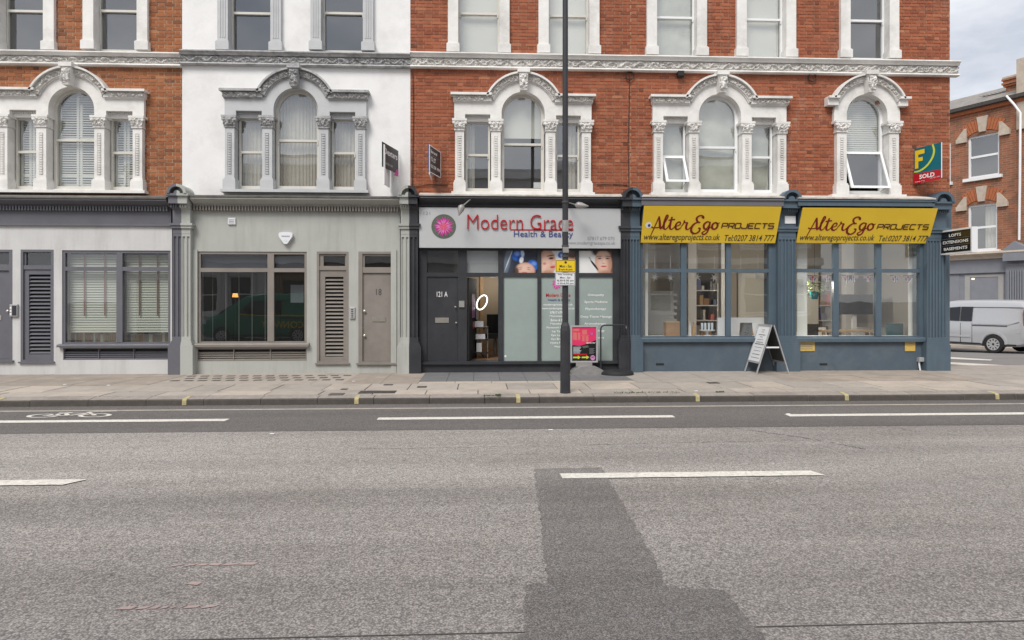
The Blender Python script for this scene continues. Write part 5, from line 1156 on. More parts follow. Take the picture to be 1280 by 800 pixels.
# small fittings on the walls
def fitting(name, label, cat, px0, py0, px1, py1, Y, dep, m, extra=None, shape=None):
    x0, x1, z0, z1 = rect(px0, py0, px1, py1, Y); mb = MB()
    if shape: mb.prism([(x0+(x1-x0)*s, z0+(z1-z0)*t) for s, t in shape], Y-dep, Y)
    else:
        e = min(.012, dep*.4); mb.box(x0, x1, Y-dep+e, Y, z0, z1); mb.add([(x0, Y-dep+e, z0), (x1, Y-dep+e, z0), (x1, Y-dep+e, z1), (x0, Y-dep+e, z1), (x0+e, Y-dep, z0+e), (x1-e, Y-dep, z0+e), (x1-e, Y-dep, z1-e), (x0+e, Y-dep, z1-e)], [(4, 5, 6, 7), (0, 1, 5, 4), (1, 2, 6, 5), (2, 3, 7, 6), (3, 0, 4, 7)])
    o = mb.build(name, m, None, label=label, cat=cat); 
    if extra: extra(o, on_plane((x0, Y-dep, z0), (x1, Y-dep, z0), (x0, Y-dep, z1)))
    return o
fitting('alarm_box', 'white rounded triangular alarm box on the sage green fascia', 'alarm box', 349.5, 290.5, 367, 305.5, -.071, .09, 'plastic_white', lambda o, p: (text_on(p, .2, .8, .58, .70, 'VERISURE', 'print_navy', o, .01, .002), shape_on(p, ell(.5, .3, .14, .1), 'print_pale', o, .002)), [(.5, 0), (.62, .04), (.97, .62), (1, .82), (.92, .96), (.7, 1), (.3, 1), (.08, .96), (0, .82), (.03, .62), (.38, .04)])
fitting('wall_vent', 'small square white vent on the sage green fascia', 'vent', 285.5, 272.5, 295, 281, -.071, .04, 'plastic_white', lambda o, p: [shape_on(p, rc(.15, .85, .2+.22*k, .3+.22*k), 'print_grey', o, .002) for k in range(3)])
fitting('intercom', 'slim silver intercom on the sage green pier beside the taupe door', 'intercom', 437.5, 384, 444, 398.5, -.071, .04, 'aluminium', lambda o, p: [shape_on(p, rc(.3, .7, .12+.16*k, .2+.16*k), 'print_dark', o, .002) for k in range(5)])
fitting('intercom', 'square grey and black intercom beside the mauve grey door', 'intercom', 13.5, 380.5, 23.5, 396, -.071, .05, 'plastic_grey', lambda o, p: (shape_on(p, rc(.35, .9, .1, .9), 'print_dark', o, .002), [shape_on(p, rc(.08, .28, .15+.25*k, .3+.25*k), 'print_white', o, .002) for k in range(3)]))
fitting('paper_notice', 'torn yellow notice on the blue wall beside the central pilaster', 'notice', 995, 426, 1018.5, 439, -.092, .006, 'notice_yellow', lambda o, p: [shape_on(p, rc(.12, .88, .2+.2*k, .26+.2*k), 'print_grey', o, .001) for k in range(3)])
fitting('paper_notice', 'small yellow notice on the blue wall beside the corner pilaster', 'notice', 1131, 426, 1144, 439, -.092, .006, 'notice_yellow', lambda o, p: [shape_on(p, rc(.15, .85, .55+.15*k, .6+.15*k), 'print_grey', o, .001) for k in range(3)])
fitting('paper_notice', 'white paper notice under the console between the yellow signs', 'notice', 981, 270, 994.5, 279.6, -.222, .006, 'plastic_white')
o = fitting('outlet_box', 'grey outlet box low on the blue wall near the corner', 'outlet box', 1146, 446.5, 1152.5, 452, -.081, .10, 'plastic_grey'); xx, zz_ = W(1149, 455, -.13); MB().tube([(xx, -.13, zz_+.08), (xx, -.13, zz_-.01), (xx+.01, -.15, ZP)], .018, 8).build('outlet_pipe', 'plastic_white', o)
fitting('flood_light', 'small black floodlight below the carved band on red brick', 'floodlight', 846, 90, 853.5, 97, -.02, .12, 'rubber')
fitting('air_brick', 'black air brick low in the blue wall beneath the first showroom window', 'air brick', 820, 454, 830, 456.5, -.081, .008, 'rubber'); fitting('air_brick', 'black air brick low in the blue wall beneath the corner showroom window', 'air brick', 1024.5, 454, 1034, 456.5, -.081, .008, 'rubber')

# ------------------------------------------------------------------ lamp post with parking plates
gx, gy = G(706.6, 491, ZP)
lp = thing('lamp_post', 'tall black lamp post with stout base standing on the kerb side paving', 'lamp post', (gx, gy, ZP))
zt_ = W(706, 403, gy)[1]
MB().lathe([(.092, 0), (.088, .05), (.086, .3), (.086, zt_-ZP-.14), (.075, zt_-ZP-.06), (.055, zt_-ZP)], (gx, gy, ZP), 10).build('base', 'pole_black', lp)
MB().lathe([(.053, 0), (.050, 2.4), (.047, 5.5), (.04, 8.2)], (gx, gy, zt_-.02), 20).build('pole', 'pole_black', lp, smooth=40)
MB().tube([(gx, gy, zt_+8.1), (gx, gy-.2, zt_+8.5), (gx, gy-.8, zt_+8.7), (gx, gy-1.3, zt_+8.72)], .035, 10).build('outreach_arm', 'pole_black', lp, smooth=40)
MB().add([(gx-.13, gy-1.9, zt_+8.70), (gx+.13, gy-1.9, zt_+8.70), (gx+.13, gy-1.25, zt_+8.70), (gx-.13, gy-1.25, zt_+8.70), (gx-.07, gy-1.85, zt_+8.80), (gx+.07, gy-1.85, zt_+8.80), (gx+.07, gy-1.25, zt_+8.80), (gx-.07, gy-1.25, zt_+8.80)], [(0, 3, 2, 1), (4, 5, 6, 7), (0, 1, 5, 4), (1, 2, 6, 5), (2, 3, 7, 6), (3, 0, 4, 7)]).build('lantern', 'pole_black', lp)
for py_ in (254, 309, 322, 335): z = W(706, py_, gy)[1]; MB().lathe([(.056, 0), (.062, .005), (.062, .03), (.056, .035)], (gx, gy, z), 16).build('clamp_band', 'iron', lp)
z = W(706, 290, gy)[1]; MB().box(gx-.05, gx+.05, gy-.06, gy-.053, W(706, 316, gy)[1], W(706, 309, gy)[1]).build('bracket', 'metal_grey', lp)
MB().plan([(gx+.058*math.cos(t*.3+2.6), gy+.058*math.sin(t*.3+2.6)) for t in range(9)]+[(gx+.05, gy-.045)], z, z+.2).build('sticker', 'metal_grey', lp)
Yp = gy-.075
a = rect(694.5, 325, 719.5, 340, Yp); b = rect(694, 340.6, 719, 357, Yp)
pk = thing('parking_sign', 'yellow plate over white loading plate clamped to the black lamp post', 'sign', (gx, Yp, b[2]))
for (x0, x1, z0, z1), m_ in ((a, 'print_yellow'), (b, 'plastic_white')):
    MB().box(x0, x1, Yp, Yp+.012, z0, z1).build('sign_plate', m_, pk)
    f = MB(); f.frame(x0+.006, x1-.006, z0+.006, z1-.006, Yp-.0025, Yp-.0005, .006); f.build('plate_border', 'print_dark', pk)
pa = on_plane((a[0], Yp, a[2]), (a[1], Yp, a[2]), (a[0], Yp, a[3])); pb = on_plane((b[0], Yp, b[2]), (b[1], Yp, b[2]), (b[0], Yp, b[3]))
text_on(pa, .2, .8, .38, .60, 'Mon - Sat', 'print_dark', pk, .01); text_on(pa, .16, .84, .1, .3, '8 am-6 pm', 'print_dark', pk, .01); shape_on(pa, ell(.5, .8, .06, .1), 'print_dark', pk, .003)
for k, (w_, s0_, s1_) in enumerate((('No loading', .14, .86), ('Mon - Sat', .24, .76), ('8.30-9.30 am', .10, .92), ('4.30-6.30 pm', .10, .92))): text_on(pb, s0_, s1_, .77-.225*k, .91-.225*k, w_, 'print_dark', pk, .01)
MB().box(gx-.05, gx+.05, Yp+.012, gy-.04, a[2]+.03, a[2]+.06).box(gx-.05, gx+.05, Yp+.012, gy-.04, b[2]+.05, b[2]+.08).build('clip', 'metal_grey', pk)

# ------------------------------------------------------------------ boards on the pavement
Yp = -.5; x0, x1, z0, z1 = rect(713, 406.8, 747, 453, Yp)
t = thing('pavement_sign', 'pink and black poster in a silver frame on a grey rounded base', 'pavement sign', ((x0+x1)/2, Yp, ZP))
MB().frame(x0, x1, z0, z1, Yp-.025, Yp+.025, .035).build('poster_frame', 'aluminium', t); MB().box(x0+.03, x1-.03, Yp-.008, Yp+.008, z0+.03, z1-.03).build('poster', 'screen_black', t)
p = on_plane((x0+.035, Yp-.008, z0+.035), (x1-.035, Yp-.008, z0+.035), (x0+.035, Yp-.008, z1-.035))
shape_on(p, [(0, .47), (.3, .44), (.7, .52), (1, .62), (1, 1), (0, 1)], 'print_pink', t, .001)
for a, b, c, d in ((.04, .3, .88, .95), (.04, .2, .62, .84), (.24, .34, .62, .84), (.42, .62, .78, .92), (.42, .52, .58, .74), (.56, .68, .58, .74), (.36, .72, .75, .765)): shape_on(p, rc(a, b, c, d), 'print_orange', t, .002)
flower(t, p, .82, .80, .075, .75, .0025); text_on(p, .58, .98, .50, .56, 'Special', 'print_white', t, .01, .003, shear=.3)
for k in range(6): shape_on(p, rc(.05, .38-.03*(k % 3), .40-.035*k, .414-.035*k), 'print_pale', t, .002); shape_on(p, rc(.72, .94-.04*(k % 2), .36-.03*k, .37-.03*k), 'print_grey', t, .002)
shape_on(p, [(.42, .44), (.66, .46), (.7, .40), (.46, .37)], 'print_green', t, .002); shape_on(p, rc(.05, .62, .165, .21), 'print_red', t, .002)
for s in (.04, .4): shape_on(p, [(s, .08), (s+.2, .08), (s+.2, .05), (s+.32, .105), (s+.2, .16), (s+.2, .125), (s, .125)], 'print_lime', t, .002)
shape_on(p, ell(.86, .09, .1, .075), 'print_lilac', t, .002); shape_on(p, rc(.8, .92, .1, .12), 'print_dark', t, .003)
xm = (x0+x1)/2+.07; prof = [(-.36, .0), (-.36, .03), (-.30, .10), (-.18, .16), (.0, .185), (.18, .16), (.30, .10), (.36, .03), (.36, 0)]
MB().prism([(xm+u, ZP+.004+z) for u, z in prof], Yp-.20, Yp+.20).build('base', 'metal_grey', t); MB().box(x0+.12, x1-.12, Yp-.02, Yp+.02, ZP+.16, z0+.002).build('stem', 'metal_grey', t)
Yp = -.62; xa, xb = WX(753.5, Yp), WX(788.5, Yp); zt_ = W(770, 407, Yp)[1]; t = thing('sign_stand', 'empty black tubular sign frame on a flat oval base', 'sign stand', ((xa+xb)/2, Yp, ZP))
r = .09; pts = [(xa, Yp, ZP+.05), (xa, Yp, zt_-r)]+[(xa+r-r*math.cos(k*math.pi/12), Yp, zt_-r+r*math.sin(k*math.pi/12)) for k in range(1, 7)]+[(xb-r+r*math.sin(k*math.pi/12), Yp, zt_-r+r*math.cos(k*math.pi/12)) for k in range(0, 7)]+[(xb, Yp, ZP+.05)]
MB().tube(pts, .017, 10).build('tube_frame', 'pole_black', t, smooth=40)
MB().lathe([(.36, 0), (.36, .03), (.33, .07), (.2, .085)], (0, 0, 0), 28).build('base', 'rubber', t, smooth=40).location = ((xa+xb)/2, Yp, ZP+.004)
t.children[-1].scale = (1, .6, 1)
for xx in (xa+.1, xb-.1): MB().tube([(xx, Yp, zt_-.015), (xx, Yp, zt_-.06)], .008, 6).build('hook', 'metal_grey', t)
# white A-board by the central pilaster
Xc = WX(957.5, -.42); t = thing('a_board', 'white folding menu board with grey legs in front of the blue pilaster', 'A-board', (Xc, -.42, ZP))
yf, yn = -.12, -.76; zt_ = W(957, 405.5, -.42)[1]; sp = .335; hh = zt_-ZP
def leaf(s):
    q = lambda y, k, o=0: (Xc+s*(sp*(1-k)+.012+o), y, ZP+hh*k)
    f = MB()
    for y in (yf, yn): f.hexa([q(y-.02, 0), q(y+.02, 0), q(y+.02, 0, .022), q(y-.02, 0, .022), q(y-.02, 1), q(y+.02, 1), q(y+.02, 1, .022), q(y-.02, 1, .022)])
    for k0, k1 in ((.21, .25), (.96, 1.0)): f.hexa([q(yn, k0), q(yf, k0), q(yf, k0, .022), q(yn, k0, .022), q(yn, k1), q(yf, k1), q(yf, k1, .022), q(yn, k1, .022)])
    f.build('leg_frame', 'aluminium', t)
    b = MB().hexa([q(yn+.02, .25, .004), q(yf-.02, .25, .004), q(yf-.02, .25, .016), q(yn+.02, .25, .016), q(yn+.02, .96, .004), q(yf-.02, .96, .004), q(yf-.02, .96, .016), q(yn+.02, .96, .016)]).build('panel', 'plastic_white' if s < 0 else 'chalk_board', t)
    if s < 0:
        p = on_plane(q(yf-.03, .26, .017), q(yn+.03, .26, .017), q(yf-.03, .95, .017))
        for a, b_, y, h in ((.42, .66, .90, .018), (.4, .62, .84, .015), (.22, .82, .75, .022), (.4, .62, .69, .018), (.22, .74, .61, .015), (.2, .8, .53, .022), (.12, .95, .47, .028), (.2, .85, .38, .014), (.22, .8, .28, .014), (.18, .82, .17, .02), (.12, .9, .07, .016)):
            x = a
            while x < b_: w_ = rnd.uniform(.03, .09); shape_on(p, rc(x, min(b_, x+w_), y, y+h), 'print_dark', t, .001); x += w_+.02
leaf(-1); leaf(1)
MB().box(Xc-sp*.42, Xc+sp*.42, yn-.012, yn+.0, ZP+hh*.53, ZP+hh*.56).build('stay', 'plastic_white', t)

# ------------------------------------------------------------------ things inside the shop windows
zf4 = rect(801, 300, 967, 423, -.07)[2]+.04
Yi = .22
def at4(px): return WX(px, Yi)
X = at4(935); t = thing('table_board', 'small folding chalkboard standing inside the first showroom window', 'chalkboard', (X, Yi, zf4))
MB().hexa([(X-.2, Yi-.03, zf4), (X+.08, Yi-.03, zf4), (X+.08, Yi-.015, zf4), (X-.2, Yi-.015, zf4), (X-.15, Yi+.06, zf4+.30), (X+.12, Yi+.06, zf4+.30), (X+.12, Yi+.075, zf4+.30), (X-.15, Yi+.075, zf4+.30)]).build('front_leaf', 'chalk_board', t)
MB().hexa([(X-.14, Yi+.16, zf4), (X+.2, Yi+.16, zf4), (X+.2, Yi+.175, zf4), (X-.14, Yi+.175, zf4), (X-.15, Yi+.076, zf4+.30), (X+.12, Yi+.076, zf4+.30), (X+.12, Yi+.09, zf4+.30), (X-.15, Yi+.09, zf4+.30)]).build('back_leaf', 'card_brown', t)
X = at4(842); t = thing('wooden_box', 'orange brown wooden box standing inside the first showroom window', 'box', (X, Yi, zf4)); MB().box(X-.18, X+.17, Yi-.05, Yi+.2, zf4, zf4+.30).build('case', 'card_brown', t); MB().box(X-.19, X+.18, Yi-.06, Yi+.21, zf4+.30, zf4+.33).build('lid', 'wood_pale', t)
X = at4(884); t = thing('cake_stand', 'white tiered stand with glasses inside the first showroom window', 'stand', (X, Yi, zf4)); MB().lathe([(.1, 0), (.1, .015), (.025, .03), (.025, .10), (.17, .12), (.18, .14)], (X, Yi, zf4), 20).build('plate_stand', 'plastic_white', t, smooth=40)
for k in range(4): MB().lathe([(.02, 0), (.025, .02), (.03, .14), (.03, .16)], (X-.12+.08*k, Yi+.02*(k % 2), zf4+.14), 10).build('glass', 'print_pale', t, smooth=40)
for k, px_ in enumerate((862, 868)): X = at4(px_); MB().lathe([(.035, 0), (.038, .02), (.036, .2), (.015, .26), (.014, .32), (.001, .325)], (X, Yi+.05*k, zf4), 12).build('bottle', ('plastic_white', 'wood_pale')[k], smooth=40, label=('white bottle inside the first showroom window', 'tan bottle inside the first showroom window')[k], cat='bottle')
# hanging paper stars, and string of flags in the corner window
for px_, py_ in ((818.5, 346.5), (838, 347), (871.5, 346), (893, 347), (926, 346.5), (947.5, 346)):
    x, z = W(px_, py_, .1); mb = MB(); pts = []
    for k in range(12): rr_ = .095 if k % 2 == 0 else .03; pts.append((x+rr_*math.cos(k*math.pi/6+.2), z+rr_*math.sin(k*math.pi/6+.2)))
    mb.prism(pts, .095, .11); mb.tube([(x, .1, z+.08), (x, .1, z+.5)], .003, 4)
    mb.build('paper_star', 'plastic_white', label='white paper star hanging in the first showroom window', cat='star', group='paper stars hanging in the first showroom window')
bt = thing('flag_bunting', 'string of small Union flags across the corner showroom window', 'bunting', (WX(1075), .1, W(1075, 345, .1)[1]))
MB().tube([(WX(p_, .1), .1, W(p_, 343+1.5*math.sin(p_*.13), .1)[1]) for p_ in range(998, 1150, 8)], .004, 4).build('string', 'print_white', bt)
for px_ in (1016, 1034, 1059, 1067, 1085, 1119, 1135):
    x, z = W(px_, 344, .1); w_, hq = .13, .15; f = MB().prism([(x-w_, z), (x+w_, z), (x, z-hq*1.2)], .1, .104).build('flag', 'print_navy', bt); pq = on_plane((x-w_, .1, z-hq*1.2), (x+w_, .1, z-hq*1.2), (x-w_, .1, z))
    for q_, m_, l_ in ((rc(.40, .60, .12, 1), 'print_white', .001), (rc(.08, .92, .62, .9), 'print_white', .0015), (rc(.45, .55, .1, 1), 'print_red', .002), (rc(.08, .92, .70, .82), 'print_red', .0025)): shape_on(pq, q_, m_, f, l_)
Yt = 1.6; x0, x1, z0, z1 = rect(1049, 368, 1091, 393, Yt); t = thing('television', 'black television on a white post behind the corner showroom window', 'television', ((x0+x1)/2, Yt, .16)); MB().box(x0, x1, Yt, Yt+.06, z0, z1).build('case', 'rubber', t); MB().box(x0+.02, x1-.02, Yt-.003, Yt+.001, z0+.03, z1-.02).build('screen', 'screen_black', t); MB().box((x0+x1)/2-.05, (x0+x1)/2+.05, Yt+.06, Yt+.14, .16, z1).build('post', 'plastic_white', t); MB().box((x0+x1)/2-.3, (x0+x1)/2+.3, Yt-.1, Yt+.3, .16, .2).build('foot', 'plastic_white', t)
x0, x1 = WX(1022, 1.1), WX(1092, 1.1); t = thing('display_table', 'long pale wooden table inside the corner showroom window', 'table', ((x0+x1)/2, 1.1, .16)); MB().box(x0, x1, .85, 1.35, .95, 1.0).build('table_top', 'wood_pale', t)
for xx in (x0+.05, x1-.05):
    for yy in (.9, 1.3): MB().box(xx-.03, xx+.03, yy-.03, yy+.03, .16, .95).build('leg', 'wood_pale', t)
def chair(x, y, label, m):
    t = thing('office_chair', label, 'chair', (x, y, .16)); MB().box(x-.22, x+.22, y-.22, y+.22, .58, .65).build('seat', m, t); MB().box(x-.2, x+.2, y+.18, y+.24, .70, 1.15).build('backrest', m, t); MB().tube([(x, y, .2), (x, y, .6)], .025, 8).build('stem', 'metal_grey', t)
    for k in range(5): c_ = 2*math.pi*k/5; MB().tube([(x, y, .24), (x+.27*math.cos(c_), y+.27*math.sin(c_), .19)], .02, 6).build('leg', 'metal_grey', t)
    MB().tube([(x, y+.21, .63), (x, y+.22, .8)], .02, 6).build('back_support', 'metal_grey', t)
chair(WX(1015, .9), .8, 'dark office chair at the end of the pale showroom table', 'screen_black'); chair(WX(1128, .9), 1.0, 'teal office chair near the corner of the showroom', 'print_teal')
x0, x1 = WX(1030, 3), WX(1046, 3); pc = thing('framed_picture', 'blue picture on the showroom back wall', 'picture', ((x0+x1)/2, 4.19, 1.6)); MB().box(x0-.2, x1, 4.16, 4.199, 1.5, 2.3).build('canvas', 'print_blue', pc); MB().frame(x0-.23, x1+.03, 1.47, 2.33, 4.15, 4.198, .03).build('frame', 'plastic_white', pc)
x0, x1 = WX(826, 3), WX(838, 3); pc = thing('cabinet', 'dark wooden cabinet against the showroom back wall', 'cabinet', ((x0+x1)/2, 3.9, .16)); MB().box(x0, x1+.3, 3.7, 4.19, .16, 1.5).build('carcass', 'floor_wood', pc); MB().box(x0+.02, x0+.02+(x1+.3-x0)*.46, 3.68, 3.7, .2, 1.45).build('door', 'floor_wood', pc); MB().box(x0+(x1+.3-x0)*.52, x1+.28, 3.68, 3.7, .2, 1.45).build('door', 'floor_wood', pc)
t = thing('pendant_lamp', 'small warm ceiling lamp in the corner showroom', 'lamp', (WX(1000.5, .8), .8, 3.5)); x, z = W(1000.5, 354, .8); MB().lathe([(.03, 0), (.05, .03), (.05, .08), (.02, .1)], (x, .8, z), 12).build('bulb', 'lamp_warm', t); MB().tube([(x, .8, z+.1), (x, .8, 3.5)], .006, 5).build('flex', 'rubber', t); PEND = (t, (x, .8, z-.05))
# salon reception
Yr = .95; x, z = W(602.5, 378, Yr); t = thing('ring_light', 'glowing white ring light inside the open salon doorway', 'ring light', (x, Yr, zf))
ring = [(x+.115*math.cos(k*math.pi/12)+.05*math.sin(k*math.pi/12), Yr+.10*math.cos(k*math.pi/12), z+.17*math.sin(k*math.pi/12)) for k in range(25)]; MB().tube(ring, .014, 8).build('ring', 'lamp_ring', t, smooth=60); MB().tube([(x-.1, Yr, z), (x-.16, Yr, zf+.3)], .012, 6).build('stand', 'rubber', t)
def lamp_light(parent, loc, power, col, rad=.1):
    ld = bpy.data.lights.new('lamp_light', 'POINT'); ld.energy = power; ld.color = col; ld.shadow_soft_size = rad; o = bpy.data.objects.new('lamp_light', ld); COL.objects.link(o); o.parent = parent; o.matrix_parent_inverse = ORG[parent]; o.location = loc
lamp_light(t, (x+.3, 2.4, z+.5), 10, (1, .95, .88), .15)
for k in range(3): c_ = 2*math.pi*k/3; MB().tube([(x-.16, Yr, zf+.3), (x-.16+.2*math.cos(c_), Yr+.2*math.sin(c_), zf+.01)], .01, 5).build('leg', 'rubber', t)
x = WX(601, .8); t = thing('salon_trolley', 'black salon trolley with white towels inside the open doorway', 'trolley', (x, .8, zf))
for k, zz_ in enumerate((.12, .42, .70)): MB().box(x-.17, x+.17, .65, .95, zf+zz_, zf+zz_+.03).build('shelf', 'black_leather', t)
for xx in (x-.16, x+.16):
    for yy in (.67, .93): MB().tube([(xx, yy, zf), (xx, yy, zf+.74)], .012, 6).build('post', 'metal_grey', t)
for a_, b_, c_, d_ in ((-.14, .06, .73, .86), (-.12, .1, .45, .56), (-.1, .02, .15, .36)): MB().box(x+a_, x+b_, .66, .9, zf+c_, zf+d_).build('towel_stack', 'plastic_white', t)
x = WX(619, 1.5); t = thing('salon_chair', 'black padded salon chair beyond the open doorway', 'chair', (x, 1.5, zf)); MB().box(x-.25, x+.3, 1.3, 1.8, zf+.42, zf+.54).build('seat', 'black_leather', t); MB().box(x-.2, x+.3, 1.8, 1.9, zf+.5, zf+1.0).build('backrest', 'black_leather', t); MB().box(x-.30, x-.25, 1.3, 1.75, zf+.65, zf+.70).build('armrest', 'black_leather', t); MB().tube([(x, 1.55, zf), (x, 1.55, zf+.42)], .04, 10).build('pedestal', 'metal_grey', t); MB().box(x-.29, x-.26, 1.6, 1.65, zf+.5, zf+.66).build('arm_post', 'metal_grey', t)

lamp_light(PEND[0], PEND[1], 55, (1, .88, .72), .06)

# more of the showroom: shelving, samples, plant, stacked chairs
def shelving(px0, px1, Y, label, seed):
    x0, x1 = WX(px0, Y), WX(px1, Y); t = thing('shelving_unit', label, 'shelves', ((x0+x1)/2, Y, .16)); r = random.Random(seed)
    for xx in (x0, x1-.03): MB().box(xx, xx+.03, Y, Y+.32, .16, 2.2).build('side_panel', 'plastic_white', t)
    for k in range(5):
        z = .3+.42*k; MB().box(x0+.03, x1-.03, Y, Y+.32, z, z+.03).build('shelf', 'plastic_white', t); x = x0+.05
        while x < x1-.12 and k < 5:
            w_, h_ = r.uniform(.04, .16), r.uniform(.12, .34)
            if r.random() < .8: MB().box(x, x+w_, Y+.04, Y+.26, z+.03, z+.03+h_).build('stored_box', r.choice(['card_brown', 'print_grey', 'print_navy', 'wood_pale', 'print_orange', 'blind_white', 'print_dark', 'print_teal']), t)
            x += w_+.015
shelving(1006, 1040, 3.4, 'white shelves of boxes behind the showroom table', 3); shelving(1098, 1124, 3.6, 'white shelves of boxes near the showroom corner', 5); shelving(868, 898, 3.6, 'white shelves of boxes behind the cake stand', 8)
x = WX(1018, .7); zt_ = 1.0
t = thing('potted_plant', 'leafy dark green plant hanging by the corner showroom window', 'plant', (x, .7, 1.75)); MB().lathe([(.07, 0), (.10, .16), (.11, .18)], (x, .7, 1.75), 14).build('pot', 'print_teal', t, smooth=40); MB().tube([(x, .7, 1.9), (x, .7, 3.5)], .005, 4).build('cord', 'rubber', t)
lv = MB(); r = random.Random(4)
for _ in range(160):
    a_, b_ = r.uniform(0, 6.28), r.uniform(-.5, 1.2); rr2 = r.uniform(.08, .26); c_ = Vector((x+rr2*math.cos(a_), .7+rr2*math.sin(a_), 1.95+.2*b_)); d_ = Vector((math.cos(a_), math.sin(a_), r.uniform(-.8, .4)))*.07; e_ = Vector((-math.sin(a_), math.cos(a_), .2))*.025
    lv.add([c_, c_+d_*.5+e_, c_+d_, c_+d_*.5-e_], [(0, 1, 2, 3)])
lv.build('foliage', 'weed_green', t)
for k, px_ in enumerate((1030, 1085, 1108)):
    x = WX(px_, 1.9); t = thing('plastic_chair', ('white moulded chair by the blue picture', 'white moulded chair under the television', 'white moulded chair beside the showroom corner shelves')[k], 'chair', (x, 1.9, .16)); MB().box(x-.22, x+.22, 1.7, 2.1, .58, .61).build('seat', 'plastic_white', t); MB().hexa([(x-.21, 2.08, .62), (x+.21, 2.08, .62), (x+.21, 2.10, .62), (x-.21, 2.10, .62), (x-.19, 2.18, 1.02), (x+.19, 2.18, 1.02), (x+.19, 2.2, 1.02), (x-.19, 2.2, 1.02)]).build('backrest', 'plastic_white', t)
    for sx in (-.19, .19):
        for yy in (1.73, 2.07): MB().tube([(x+sx, yy, .58), (x+sx*1.15, yy, .16)], .013, 6).build('leg', 'aluminium', t)
x, z = X3v+.34, z3v+.14; MB().box(x-.09, x+.09, .155, .16, z, z+.13).build('window_notice', 'plastic_white', h3)

for k, (pa_, pb_) in enumerate(((806.5, 810), (956, 961.5), (996.5, 1009), (1136, 1149))):
    MB().box(WX(pa_, .28), WX(pb_, .28), .28, .31, 0.75, 3.2).build('window_blind_panel', 'blind_white', h4)
x, z = W(294, 371.5, 1.0); t = thing('table_lamp', 'small orange lamp glowing inside the sage shopfront window', 'lamp', (x, 1.0, .5)); MB().lathe([(.07, 0), (.05, .09)], (x, 1.0, z), 12).build('lamp_shade', 'lamp_orange', t); MB().tube([(x, 1.0, z), (x, 1.0, .75)], .012, 6).build('stem', 'iron', t); MB().lathe([(.3, 0), (.3, .03)], (x, 1.0, .72), 16).build('foot', 'iron', t); MB().tube([(x, 1.0, .72), (x, 1.0, .14)], .03, 8).build('stand', 'iron', t)

# ------------------------------------------------------------------ the house across the side road
FD = 31.0
r0 = ray(1243, HOR); Q = Vector((r0[0]*FD, r0[1]*FD-DC)); ang = R(-65.4); ux = Vector((math.cos(ang), math.sin(ang))); un = Vector((-ux.y, ux.x))   # un points into the house
def FW(px, py, y=0.0):            # picture point -> (along, up) on the far front, y metres behind its face
    r = ray(px, py); o = Vector((0, -DC)); q0 = Q+un*y; d = Vector((r[0], r[1])); t = (q0-o).dot(un)/d.dot(un); p = o+d*t; return (p-Q).dot(ux), HC+r[2]*t
ZG = -.35
m, N, L, b = ntree('far_brick'); tcn = N.new('ShaderNodeTexCoord'); mpn = N.new('ShaderNodeMapping'); mpn.inputs['Rotation'].default_value = (R(90), 0, 0); L.new(tcn.outputs['Object'], mpn.inputs[0])
bt_ = N.new('ShaderNodeTexBrick'); bt_.inputs['Scale'].default_value = 1; bt_.inputs['Brick Width'].default_value = .34; bt_.inputs['Row Height'].default_value = .1; bt_.inputs['Mortar Size'].default_value = .012; bt_.inputs['Color1'].default_value = (.36, .12, .055, 1); bt_.inputs['Color2'].default_value = (.22, .085, .045, 1); bt_.inputs['Mortar'].default_value = (.30, .20, .14, 1)
L.new(mpn.outputs[0], bt_.inputs[0]); nn_ = N.new('ShaderNodeTexNoise'); nn_.inputs['Scale'].default_value = 2.2; nn_.inputs['Detail'].default_value = 8; L.new(tcn.outputs['Object'], nn_.inputs[0])
rr_ = N.new('ShaderNodeMapRange'); rr_.inputs[1].default_value = .45; rr_.inputs[2].default_value = .7; rr_.inputs[4].default_value = .55; L.new(nn_.outputs[0], rr_.inputs[0]); mm_ = N.new('ShaderNodeMix'); mm_.data_type = 'RGBA'; mm_.inputs['B'].default_value = (.10, .07, .05, 1); L.new(rr_.outputs[0], mm_.inputs['Factor']); L.new(bt_.outputs[0], mm_.inputs['A']); L.new(mm_.outputs['Result'], b.inputs['Base Color']); b.inputs['Roughness'].default_value = .9; M['far_brick'] = m
mat('far_orange', (.40, .13, .055), .85, .2, 8, .2); mat('far_stone', (.50, .43, .355), .85, .15, 4, .2, dirt=(.35, .27, .2), dirt_amt=.6, dscale=3); mat('far_grey', (.22, .23, .26), .6, .08, 3, .05); mat('far_grey_light', (.36, .35, .34), .6, .08, 3, .05)
fh = thing('corner_shop_house', 'orange brick house with grey shopfront across the side road behind the van', 'house', (Q.x, Q.y, ZG), ang, local=True)
Zl = lambda z: z-ZG
def fr(px0, py0, px1, py1, y=0): a = FW(px0, py0, y); b_ = FW(px1, py1, y); c = FW((px0+px1)/2, py0, y)[1]; d = FW((px0+px1)/2, py1, y)[1]; return a[0], b_[0], Zl(d), Zl(c)
zeave = Zl(FW(1235, 137)[1]); zsh = Zl(FW(1235, 317)[1]); xl, xr = -14.0, 15.0
w1 = fr(1209.5, 168, 1249, 221); w2 = fr(1209.5, 255, 1246.5, 313); w0 = fr(1140, 176, 1174, 226); pit_ = w1[0]-w0[0]
wins = [w1, w2]+[(w1[0]-3.6*k, w1[1]-3.6*k, w1[2], w1[3]) for k in (1, 2, -1, -2, -3)]+[(w2[0]-3.6*k, w2[1]-3.6*k, w2[2], w2[3]) for k in (1, 2, -1, -2, -3)]
wall_grid(xl, xr, 0, zeave, wins, 0, .3).build('wall', 'far_brick', fh)
MB().box(xl+.3, xr-.3, .9, 6.7, 0, zeave-.1).build('inner_walls', 'interior_dark', fh)
